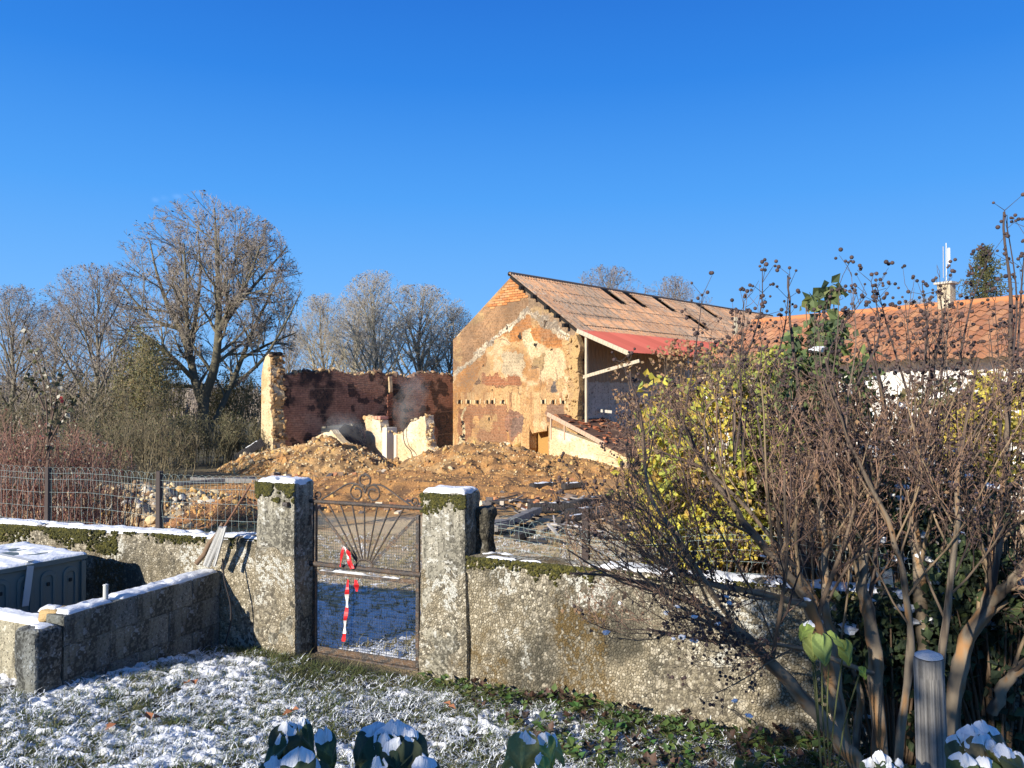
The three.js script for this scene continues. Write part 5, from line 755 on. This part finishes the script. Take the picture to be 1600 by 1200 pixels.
    for (let k = 0; k < N; k++) { const f = lerp(first, 1, (k + r()) / N) * n, j = Math.min(n - 1, Math.floor(f)), t = pts[j + 1].clone().sub(pts[j]).normalize(), perp = v3(r() - .5, r() - .5, r() - .5).cross(t).normalize(), d = t.multiplyScalar(.75).addScaledVector(perp, .6).add(v3(0, .25, 0)).normalize(); twigs(B, pts[j], d, rr(.45, 1.05, r), Math.max(.0028, rad[j] * .4), 0, cfg, r, ends); }
  });
  // wands that rise above the crown
  for (const l of [[[1130, 620], [1165, 560], [1190, 480], [1192, 425]], [[1200, 600], [1225, 520], [1235, 430]], [[1290, 620], [1300, 540], [1355, 460]], [[1340, 600], [1375, 520], [1362, 440]], [[1420, 620], [1390, 520], [1372, 450]], [[1440, 600], [1450, 520], [1442, 445]], [[1500, 560], [1520, 470], [1548, 400]], [[1575, 620], [1590, 470], [1572, 328]], [[1590, 560], [1600, 420], [1610, 340]], [[1060, 700], [1085, 560], [1098, 462]], [[1010, 720], [1000, 640], [970, 565]], [[1000, 850], [940, 800], [905, 745]], [[1050, 900], [960, 850], [880, 800], [862, 760]]]) { const z = rr(3.5, 4, r), pts = spline(l.map((q) => at(q[0], q[1], z).sub(off)), 10); B.tube(pts, pts.map((_, i) => lerp(.006, .0018, i / 10)), 5, [.07, .05, .045]); for (let k = 4; k <= 10; k++) for (let m = 0; m < 2; m++) { const d = rdir(r); d.y = Math.abs(d.y) + .2; d.normalize(); const e = pts[k].clone().addScaledVector(d, rr(.03, .13, r)); B.tube([pts[k], e], [.0018, .001], 3, [.08, .06, .05]); ends2.push([e, d]); } }
  for (let w = 0; w < 34; w++) { const tx = rr(1110, 1600, r), ty = rr(430, 570, r) - (tx > 1520 ? 40 : 0), z = rr(3.4, 4.2, r), bx = tx + rr(-60, 30, r), pts = spline([[bx, 720], [lerp(bx, tx, .35) + rr(-12, 12, r), 640], [tx + rr(-8, 8, r), (640 + ty) / 2], [tx, ty]].map((q) => at(q[0], q[1], z).sub(off)), 12); B.tube(pts, pts.map((_, i) => lerp(.0055, .0014, i / 12)), 5, mix3([.07, .05, .045], [.2, .14, .1], r())); for (let k = 5; k <= 12; k++) for (let m = 0; m < 2; m++) { const d = rdir(r); d.y = Math.abs(d.y) + .3; d.normalize(); const l = rr(.04, .2, r) * (k < 10 ? 1.2 : .6), mid = pts[k].clone().addScaledVector(d, l * .5).add(v3(rr(-.015, .015, r), 0, rr(-.015, .015, r))), e = pts[k].clone().addScaledVector(d, l).add(v3(0, l * .2, 0)); B.tube([pts[k], mid, e], [.0017, .0014, .0009], 3, mix3([.08, .06, .05], [.22, .15, .11], r())); if (r() < .55) ends2.push([e, d]); } }
  part('twigs', B.done(), VC, o, null, 'stuff');
  // seed heads: little clusters of round capsules
  const cap = new THREE.IcosahedronGeometry(1, 1), list = []; const put = (p, s) => list.push([p, s]);
  const crowd = (p) => fbm((p.x + off.x) * 2.2, (p.y + off.y) * 2.2, (p.z + off.z) * 2.2, 2);
  for (const [p, d] of ends) if (crowd(p) * (.5 + r()) > .74) { const n = 1 + Math.floor(r() * 3); for (let k = 0; k < n; k++) put(p.clone().add(v3(rr(-1, 1, r), rr(-1, 1, r), rr(-1, 1, r)).multiplyScalar(.016 * Math.sqrt(n - 1))), rr(.0045, .008, r)); }
  for (const [p] of ends2) { const n = 1 + Math.floor(r() * 2.6); for (let k = 0; k < n; k++) put(p.clone().add(v3(rr(-1, 1, r), rr(-1, 1, r), rr(-1, 1, r)).multiplyScalar(.014 * (n - 1))), rr(.006, .0105, r)); }
  const im = sh(new THREE.InstancedMesh(cap, mat({ color: 0xffffff, roughness: .8 }), list.length)), m = new THREE.Matrix4(), c = new THREE.Color(); im.name = 'seed_heads'; im.userData.kind = 'stuff';
  list.forEach(([p, s], i) => { m.makeScale(s, s, s).setPosition(p); im.setMatrixAt(i, m); c.setRGB(...mix3([.03, .02, .022], [.1, .06, .05], r())); im.setColorAt(i, c); }); o.add(im);
  // withered leaves still hanging
  const L = new Soup(); for (let k = 0; k < 2200; k++) { const [p] = ends[Math.floor(r() * ends.length)], b = rdir(r); b.y -= .5; b.normalize(); leafQuad(L, p.clone().add(rdir(r).multiplyScalar(.03)), b, rdir(r).cross(b).normalize(), rr(.012, .026, r), mix3([.11, .07, .045], [.36, .21, .1], r() ** 1.5), .6); } part('withered_leaves', L.done(), leafM, o, null, 'stuff');
  const sn = new Soup(); for (let k = 0; k < 260; k++) { const [p] = ends[Math.floor(r() * ends.length)]; if (p.y + off.y > 1.25) continue; sn.geo(mossGeo, M4(p, [rr(.008, .022, r), rr(.004, .009, r), rr(.008, .016, r)], [0, r() * 6, 0]), [.85, .86, .88]); } part('snow_bits', sn.done(), VC, o, null, 'stuff');
}
// ---------------------------------------------------------------- leafy shrubs and ivy behind and inside the bush
function leafCloud(name, label, category, c, rad, n, size, cols, seed, tw = 40, snow = 0) {
  const r = RNG(seed), o = thing(name, label, category, [c.x, groundY(c.x, c.z) - .04, c.z]), L = new Soup(), S = new Soup(), cc = v3(0, c.y - o.position.y, 0), cl = []; 
  for (let i = 0; i < tw; i++) { const d = rdir(r), k = Math.cbrt(r()), e = v3(d.x * rad[0] * k, d.y * rad[1] * k, d.z * rad[2] * k).add(cc); cl.push(e); S.tube(spline([v3(e.x * .25, -.1, e.z * .25), v3(e.x * .6, e.y * .55, e.z * .6), e], 6), [.011, .01, .009, .008, .006, .005, .003], 4, mix3([.12, .08, .05], [.2, .13, .08], r())); }
  for (let i = 0; i < n; i++) { const q = cl[Math.floor(r() * tw)], p = q.clone().add(v3(rr(-1, 1, r) * rad[0] * .22, rr(-1, 1, r) * rad[1] * .2, rr(-1, 1, r) * rad[2] * .25)), b = rdir(r); b.y -= .45; b.normalize(); leafQuad(L, p, b, rdir(r).cross(b).normalize(), size * rr(.6, 1.25, r), cols[Math.floor(r() * cols.length)]); }
  part('stems', S.done(), VC, o, null, 'stuff'); part('leaves', L.done(), leafM, o, null, 'stuff');
  if (snow) { const sn = new Soup(); for (let i = 0; i < snow; i++) { const q = cl[Math.floor(r() * tw)]; sn.geo(mossGeo, M4(q.clone().add(v3(rr(-.1, .1, r), rr(0, .1, r), rr(-.1, .1, r))), [rr(.02, .06, r), rr(.01, .022, r), rr(.02, .05, r)], [0, r() * 6, 0]), [.85, .86, .88]); } part('snow_bits', sn.done(), VC, o, null, 'stuff'); }
  return o;
}
leafCloud('yellow_leaved_shrub', 'low bright yellow leaves just behind the snowy wall top, left in the bush', 'shrub', at(1085, 815, 5.4), [.5, .3, .2], 1700, .05, [[.62, .54, .06], [.45, .46, .06], [.66, .5, .08], [.3, .3, .06]], 214, 40);
const YEL = [[.6, .52, .06], [.42, .44, .06], [.64, .48, .07], [.28, .33, .06], [.5, .31, .07]], IVY = [[.035, .06, .02], [.05, .08, .025], [.025, .045, .018], [.08, .11, .03]];
leafCloud('yellow_leaved_shrub', 'yellow-green leaved shrub behind the wall at the left part of the bare bush', 'shrub', at(1100, 735, 5.75), [.56, .75, .35], 4600, .06, YEL, 201, 60);
leafCloud('yellow_leaved_shrub', 'yellow-leaved shrub below the white house wall at the right edge', 'shrub', at(1556, 680, 5.3), [.36, .42, .3], 1900, .05, [[.6, .5, .06], [.66, .5, .1], [.5, .42, .06]], 202, 36);
leafCloud('yellow_leaved_shrub', 'lime-green leaved shrub between the yellow one and the ivy, behind the bush', 'shrub', at(1200, 650, 5.6), [.3, .5, .3], 1500, .05, [[.36, .4, .06], [.45, .42, .07], [.25, .3, .06]], 213, 36);
leafCloud('orange_leaved_shrub', 'rust-orange leaved shrub below the red lean-to roof', 'shrub', at(1060, 610, 9.5), [.85, .55, .6], 1600, .05, [[.3, .16, .07], [.36, .2, .1], [.24, .15, .07], [.4, .25, .1]], 203, 40);
leafCloud('green_shrub', 'pale green leafy shrub in front of the tiled roof end', 'shrub', at(1170, 580, 7.5), [.5, .3, .4], 900, .045, [[.22, .22, .06], [.3, .28, .07], [.36, .26, .08]], 204, 30);
leafCloud('evergreen_shrub', 'dense olive-green privet growth right behind the wall in the middle of the bush', 'shrub', at(1270, 745, 5.7), [.75, .75, .35], 5200, .05, [[.06, .075, .025], [.1, .1, .035], [.14, .11, .045], [.05, .06, .02], [.2, .17, .06]], 211, 90, 60);
leafCloud('evergreen_shrub', 'olive and brown leaved growth behind the right stems, under the white house wall', 'shrub', at(1480, 720, 5.9), [.7, .6, .35], 3800, .05, [[.07, .08, .025], [.12, .11, .035], [.2, .15, .06], [.3, .25, .06]], 212, 80, 60);
leafCloud('ivy', 'ivy-covered stump with glossy green top right of the centre of the bush', 'ivy', at(1272, 600, 4.75), [.3, .34, .3], 1300, .06, [[.06, .1, .03], [.1, .15, .04], [.18, .23, .06], [.05, .08, .025]], 205, 40, 4);
leafCloud('ivy', 'dark ivy behind the thick stems at the lower right edge', 'ivy', at(1560, 1010, 3.95), [.42, .62, .13], 2400, .055, IVY, 206, 60, 10);
leafCloud('ivy', 'dark ivy curtain between the two middle stems, low down', 'ivy', at(1395, 1035, 4.12), [.36, .5, .12], 1900, .05, IVY, 207, 44, 26);
leafCloud('ivy', 'ivy hummock with snow on it behind the upper middle of the bush', 'ivy', at(1430, 800, 4.7), [.62, .34, .22], 2800, .05, IVY, 208, 60, 110);
leafCloud('laurel', 'upright laurel sprig with long shiny leaves rising above the bush', 'shrub', at(1290, 500, 5.0), [.17, .22, .15], 150, .085, [[.1, .14, .04], [.2, .22, .06], [.06, .09, .03]], 209, 16);
// ---------------------------------------------------------------- wooden post, big leaves, grass
{
  const p = at(1462, 1024, 2.55), o = thing('wooden_post', 'weathered grey wooden post with a snow cap at the lower right', 'post', [p.x, groundY(p.x, p.z) - .1, p.z]); o.rotation.set(0, .3, .035);
  const h = p.y - o.position.y, g = new THREE.CylinderGeometry(.043, .05, h, 40, 60), q = g.attributes.position; for (let i = 0; i < q.count; i++) { const x = q.getX(i), z = q.getZ(i), y = q.getY(i), a = Math.atan2(z, x), k = 1 + .1 * (fbm(a * 6, y * 1.2, 3, 3) - .5) + .05 * Math.sin(a * 2 + y * 2); q.setX(i, x * k); q.setZ(i, z * k); if (y > h / 2 - .001) q.setY(i, y + (fbm(x * 20, z * 20, 1, 2) - .5) * .02); } g.computeVertexNormals(); const uv = g.attributes.uv; for (let i = 0; i < uv.count; i++) uv.setXY(i, uv.getX(i) * .36, uv.getY(i) * h);
  part('shaft', g.translate(0, h / 2, 0), woodMat([.38, .35, .31]), o);
  const s = snowCap(.085, .085, .014, { cell: .005, seed: 4, gaps: .14, droop: .004 }), sp = s.attributes.position; for (let i = 0; i < sp.count; i++) { const x = sp.getX(i) / .0425, z = sp.getZ(i) / .0425; sp.setX(i, x * Math.sqrt(1 - z * z / 2.2) * .041); sp.setZ(i, z * Math.sqrt(1 - x * x / 2.2) * .041); } part('snow_cap', s.translate(0, h + .008, 0), snowMat, o);
}
function bigLeaf(S, base, dir, up, len, wid, col, snow, r) {        // a curved heart-shaped blade; snow lies on it as a second, thicker skin
  const t = dir.clone().cross(up).normalize(), n = t.clone().cross(dir).normalize(), G = [], nu = 14, nv = 16;
  for (let j = 0; j <= nv; j++) for (let i = 0; i <= nu; i++) { const v = j / nv, u = i / nu * 2 - 1, w = wid * Math.pow(Math.sin(Math.PI * clamp(.06 + .94 * Math.pow(v, .72))), .75) * .5 * (1 - .15 * v), p = base.clone().addScaledVector(dir, len * (v - .12 * Math.abs(u) * (1 - v) * (v < .3 ? 1 : .3))).addScaledVector(t, u * w).addScaledVector(n, -.28 * len * v * v - Math.abs(u) * w * .28 + .012 * Math.sin(v * 11 + Math.abs(u) * 5) * .4); G.push(p); }
  const quad = (A, c) => { for (let j = 0; j < nv; j++) for (let i = 0; i < nu; i++) { const a = j * (nu + 1) + i; S[0].quad(A[a], A[a + 1], A[a + nu + 2], A[a + nu + 1], c(i, j)); } };
  quad(G, (i, j) => { const k = i === 6 || i === 7 ? 1.35 : (j + Math.abs(i - 7) ) % 5 === 0 ? 1.16 : 1; return col.map((q) => q * k); });
  if (snow > 0) { const H = [], cov = []; for (let j = 0; j <= nv; j++) for (let i = 0; i <= nu; i++) { const v = j / nv, u = Math.abs(i / nu * 2 - 1), m = sstep(1.0 - snow * .31 - .06, 1.0 - snow * .31 + .07, (1 - v) * .85 + .3 * vnoise(i * .32 + base.x * 50, j * .3, 2)) * Math.sqrt(clamp((1 - u * .93) * 3)), p = G[j * (nu + 1) + i].clone(); p.y += m * .01 * (.7 + .6 * vnoise(i * .9 + base.x * 90, j * .9, 7)) - .002; cov.push(m); H.push(p); }
    for (let j = 0; j < nv; j++) for (let i = 0; i < nu; i++) { const a = j * (nu + 1) + i; if (cov[a] + cov[a + 1] + cov[a + nu + 1] + cov[a + nu + 2] > .06) S[1].quad(H[a], H[a + 1], H[a + nu + 2], H[a + nu + 1], [.84, .86, .88]); } }
}
function leafyPlant(label, base, leaves, col, seed) {                // leaves: [px, py, D, len, wid, yaw, pitch, snow]
  const r = RNG(seed), o = thing('broad_leaved_plant', label, 'plant', [base.x, groundY(base.x, base.z), base.z]), off = o.position.clone();
  for (const [px, py, D, len, wid, yaw, pitch, snow, cf] of leaves) {
    const p = at(px, py, D).sub(off), d = v3(Math.sin(yaw) * Math.cos(pitch), Math.sin(pitch), Math.cos(yaw) * Math.cos(pitch)), S = [new Soup(), new Soup()];
    bigLeaf(S, p, d, v3(0, 1, 0).addScaledVector(d, .01), len, wid, (cf ?? col).map((q) => q * rr(.85, 1.15, r)), snow, r);
    const fix = (s) => { const g = mergeVertices(s.done().deleteAttribute('normal').deleteAttribute('uv'), 1e-4); g.computeVertexNormals(); return g; };
    const L = part('leaf', fix(S[0]), leafM, o); if (S[1].n) { const g = fix(S[1]), gp2 = g.attributes.position, uv = new Float32Array(gp2.count * 2); for (let i = 0; i < gp2.count; i++) { uv[i * 2] = gp2.getX(i) * 3; uv[i * 2 + 1] = gp2.getZ(i) * 3 + gp2.getY(i) * 2; } g.setAttribute('uv', new THREE.BufferAttribute(uv, 2)); part('snow_cap', g, snowMat, L); };
    part('stalk', new Soup().tube(spline([v3(rr(-.02, .02, r), 0, rr(-.02, .02, r)), v3(p.x * .5, p.y * .6, p.z * .5 - .02), p], 8), .0035, 5, [.1, .11, .04]).done(), VC, o);
  }
  return o;
}
const DG = [.055, .09, .035], MG = [.16, .2, .045];
leafyPlant('dark broad-leaved plant with three upright snow-topped leaves, left of the middle foreground', at(460, 1260, 1.9), [[448, 1132, 1.9, .1, .085, .3, -.75, .3], [478, 1126, 1.93, .11, .06, 1.3, -1.1, .25], [508, 1142, 1.88, .085, .065, .9, -.9, .4], [440, 1150, 1.86, .1, .075, -.9, -.8, .1], [470, 1172, 1.8, .1, .085, .1, -.5, .55], [430, 1186, 1.8, .11, .08, -.8, -.5, .4], [492, 1190, 1.82, .1, .08, .8, -.7, .2]], DG, 1);
leafyPlant('dark rounded plant whose leaves carry a thick snow lump, middle foreground', at(612, 1260, 1.9), [[592, 1132, 1.92, .1, .1, -.5, -.35, .7], [618, 1130, 1.9, .11, .11, .2, -.4, .75], [636, 1142, 1.9, .11, .1, .8, -.6, .5], [600, 1150, 1.86, .12, .1, -.2, -.9, .25], [628, 1158, 1.85, .12, .11, .4, -.95, .15], [585, 1150, 1.9, .1, .08, -1.1, -.8, .35], [660, 1184, 1.82, .09, .08, .9, -.4, .6], [590, 1186, 1.8, .1, .08, -.6, -.6, .3]], [.045, .075, .03], 2);
leafyPlant('light green plant with two snow-rimmed heart-shaped leaves, right of the middle foreground', at(825, 1260, 1.9), [[818, 1146, 1.9, .09, .085, -.2, -.95, .22], [852, 1148, 1.92, .075, .06, .6, -1.0, .3], [806, 1152, 1.95, .09, .06, -1.2, -.9, .35], [864, 1150, 1.95, .07, .045, 1.2, -.9, .4], [845, 1180, 1.86, .06, .05, .9, -.8, .2]], [.27, .33, .09], 3);
leafyPlant('green plant heaped with snow beside the wooden post at the lower right corner', at(1540, 1260, 2.2), [[1512, 1136, 2.2, .1, .1, .0, -.3, .8], [1530, 1130, 2.22, .11, .1, .4, -.4, .7], [1500, 1150, 2.18, .11, .09, -.8, -.8, .4], [1525, 1152, 2.12, .12, .1, .2, -.95, .2, [.2, .17, .08]], [1548, 1160, 2.12, .12, .09, .6, -.8, .2, MG], [1562, 1165, 2.1, .1, .08, .3, -.4, .6], [1585, 1178, 2.1, .1, .08, .7, -.5, .7], [1500, 1180, 2.05, .1, .08, -.6, -.7, .3, [.09, .13, .03]], [1535, 1186, 2.05, .1, .09, .2, -.7, .2, [.1, .13, .03]]], [.1, .12, .04], 4);
leafyPlant('small dark plant with snowy leaf tips left of the wooden post', at(1378, 1270, 2.3), [[1372, 1176, 2.3, .085, .07, .3, -.5, .65], [1358, 1186, 2.3, .07, .06, -.8, -.5, .5], [1400, 1188, 2.28, .07, .05, 1.0, -.4, .6], [1385, 1192, 2.25, .08, .07, .3, -.8, .3]], [.05, .075, .03], 5);
{ // bright young leaves on a thin stem among the bush stems
  const o = leafyPlant('bright green heart-shaped leaves hanging among the peeling stems', at(1290, 1190, 3.3), [[1268, 990, 3.3, .11, .09, -.3, -1.0, 0], [1282, 992, 3.28, .12, .1, .2, -1.1, 0], [1318, 1000, 3.3, .1, .09, .4, -1.1, 0], [1262, 972, 3.35, .09, .07, -.9, -.5, .15], [1344, 1040, 3.3, .05, .045, .4, -.9, 0], [1296, 985, 3.32, .09, .07, .9, -.6, 0]], [.26, .36, .07], 6);
}
// grass: bent blades, some carrying snow
function tuft(seed, n, len, wid, base, tip, bend) {
  const r = RNG(seed), S = new Soup();
  for (let k = 0; k < n; k++) { const a = r() * 6.283, l = len * rr(.6, 1.3, r), b = bend * rr(.6, 1.5, r), w = wid * rr(.6, 1.2, r), d = v3(Math.cos(a), 0, Math.sin(a)), s = v3(-d.z, 0, d.x), o = v3(rr(-.03, .03, r), 0, rr(-.03, .03, r)); let p = [], el = rr(.9, 1.4, r), q = o.clone(); for (let i = 0; i <= 4; i++) { p.push(q.clone()); q = q.clone().addScaledVector(d, Math.cos(el) * l / 4).add(v3(0, Math.sin(el) * l / 4, 0)); el -= b / 4; } const tc = mix3(tip[0], tip[1], r()); for (let i = 0; i < 4; i++) { const w0 = w * (1 - i / 4.6), w1 = w * (1 - (i + 1) / 4.6), c = mix3(base, tc, i < 1 ? 0 : 1); S.quad(p[i].clone().addScaledVector(s, -w0), p[i].clone().addScaledVector(s, w0), p[i + 1].clone().addScaledVector(s, w1), p[i + 1].clone().addScaledVector(s, -w1), c); } }
  return S.done();
}
const grassM = mat({ vertexColors: true, side: THREE.DoubleSide, roughness: .7 });
function scatter(name, label, category, geos, n, pick, seed, smin = .7, smax = 1.3) {
  const r = RNG(seed), per = geos.map(() => []), m = new THREE.Matrix4();
  for (let k = 0, tries = 0; k < n && tries < n * 8; tries++) { const p = pick(r); if (!p) continue; k++; const s = rr(smin, smax, r); per[Math.floor(r() * geos.length)].push(new THREE.Matrix4().compose(p, new THREE.Quaternion().setFromEuler(new THREE.Euler(rr(-.25, .25, r), r() * 6.283, rr(-.25, .25, r))), v3(s, s, s))); }
  geos.forEach((g, i) => { const im = sh(new THREE.InstancedMesh(g, grassM, per[i].length)); per[i].forEach((q, k) => im.setMatrixAt(k, q)); im.name = numbered(name); im.userData.kind = 'stuff'; tag(im, label, category); scene.add(im); });
}
const front = (x0, x1, z0, z1, ok) => (r) => { const x = rr(x0, x1, r), D = z0 + (z1 - z0) * r() ** .9, z = -D; if (Math.abs(x) > D * .75 + .3) return null; const n = wnOf(x, z); if (n < .02) return null; return ok(x, z, n, wtOf(x, z), r) ? v3(x, groundY(x, z) - .005, z) : null; };
const SNOWC = [[.74, .77, .8], [.88, .89, .9]];
const inBin = (t, n) => t < -.7 && t > -3.2 && n < 1.5;
scatter('frosted_grass', 'snow-laden grass blades covering the foreground', 'grass', [tuft(1, 10, .065, .0028, [.05, .06, .025], SNOWC, 2.2), tuft(2, 9, .055, .0036, [.06, .07, .03], [[.5, .55, .5], [.86, .88, .9]], 2.6), tuft(7, 7, .085, .0028, [.08, .09, .04], SNOWC, 2.4)], 7600, front(-4.6, 3, 1.6, 7, (x, z, n, t, r) => !inBin(t, n) && r() < dryFoot(x, z) * (.15 + 1.5 * fbm(x * 4.5, z * 4.5, 6, 3)) - .2), 301);
scatter('green_grass', 'bare green and straw-coloured grass poking through the snow', 'grass', [tuft(3, 9, .075, .0026, [.03, .04, .01], [[.07, .1, .025], [.13, .15, .04]], 1.9), tuft(4, 8, .09, .0022, [.06, .055, .025], [[.2, .17, .08], [.1, .12, .035]], 2.1)], 9500, front(-4.6, 3, 1.6, 7, (x, z, n, t, r) => !inBin(t, n) && (fbm(x * 4.5, z * 4.5, 6, 3) < .47 || n < .2 || t - n * .4 > 2.4 || r() < .45)), 302);
scatter('yard_grass', 'dry and snowy grass on the yard behind the gate and wall', 'grass', [tuft(5, 7, .1, .004, [.2, .16, .08], [[.4, .32, .18], [.25, .23, .09]], 1.6), tuft(6, 7, .08, .005, [.2, .18, .12], SNOWC, 2.2)], 3800, (r) => { const D = 5.5 + 7 * r(), x = rr(-.35, .42, r) * D, z = -D, n = wnOf(x, z); return n < -.35 ? v3(x, groundY(x, z), z) : null; }, 303);
{ // low leafy weeds and fallen leaves at the foot of the wall
  const r = RNG(401), leaf = (c) => { const S = new Soup(); for (let k = 0; k < 9; k++) { const b = rdir(r); b.y = Math.abs(b.y) * .6 + .1; b.normalize(); leafQuad(S, v3(rr(-.03, .03, r), rr(.01, .06, r), rr(-.03, .03, r)), b, v3(0, 1, 0).cross(b).normalize(), rr(.025, .045, r), c.map((q) => q * rr(.7, 1.3, r))); } return S.done(); };
  scatter('wall_foot_weeds', 'low green weeds along the foot of the right wall', 'weeds', [leaf([.055, .085, .02]), leaf([.1, .14, .035]), leaf([.07, .05, .03])], 380, front(-.6, 3.2, 2.6, 5.8, (x, z, n, t, q) => t > 1.1 && n < lerp(.22, .9, sstep(1.2, 2.6, t)) && q() < .9), 402, .7, 1.3);
  const spots = [[300, 1062, 5], [236, 1127, 4.3], [458, 1090, 4.5], [866, 1160, 3.4], [700, 1085, 4.7], [1055, 1170, 3.7], [180, 1140, 4.2]], names = ['russet fallen leaf on the snow near the foot of the block wall', 'russet fallen leaf half in snow left of the broad-leaved plants', 'curled brown leaf on the snow below the left pillar', 'yellow fallen leaf beside the light green plant', 'orange fallen leaf in the weeds under the right pillar', 'dark red withered leaves in the grass below the pale wall patch', 'brown fallen leaf in the snow at the lower left'];
  spots.forEach(([px, py, D], i) => { const p = at(px, py, D); p.y = groundY(p.x, p.z) + .045; const o = thing('fallen_leaf', names[i], 'leaf', p), S = new Soup(), n = i === 5 ? 9 : 2; for (let k = 0; k < n; k++) { const b = rdir(r); b.y *= .4; b.normalize(); leafQuad(S, v3(rr(-.02, .02, r) * (n > 3 ? 2 : 1), k * .004, rr(-.02, .02, r)), b, v3(.1, 1, .1).cross(b).normalize(), .06, i === 3 ? [.6, .4, .03] : i === 5 ? [.18, .06, .03] : [.32, .13, .06], .7); } part('blade', S.done(), VC, o); });
}
// ---------------------------------------------------------------- unseen hedge added behind the camera to shade the lower right
{
  const r = RNG(501), q = -5.0, pc = 1.6, base = v3(SUN.x, 0, SUN.z).normalize(), side = v3(base.z, 0, -base.x), c = base.clone().multiplyScalar(-q).addScaledVector(side, pc), o = thing('added_shade_hedge', 'unseen evergreen hedge added behind the camera to shade the lower right', 'hedge', [c.x, .3, c.z], Math.atan2(base.x, base.z)), L = new Soup(), T = new Soup();
  for (let k = 0; k < 7; k++) T.tube([v3(-3 + k, -.2, 0), v3(-3 + k, 3, .1)], [.06, .03], 6, [.1, .07, .05]);
  for (let k = 0; k < 11000; k++) { const x = rr(-3.5, 4.6, r), h = shadeHedgeTop(x), p = v3(x, rr(.2, h, r), rr(-.5, .5, r)), b = rdir(r); leafQuad(L, p, b, rdir(r).cross(b).normalize(), rr(.1, .16, r), mix3([.03, .05, .015], [.06, .09, .025], r())); }
  part('stems', T.done(), VC, o); part('leaves', L.done(), leafM, o, null, 'stuff');
}
function shadeHedgeTop(x) { return 4.4 + .7 * (fbm(x * 1.1, 3, 1, 3) - .5); }
renderer.render(scene, camera);
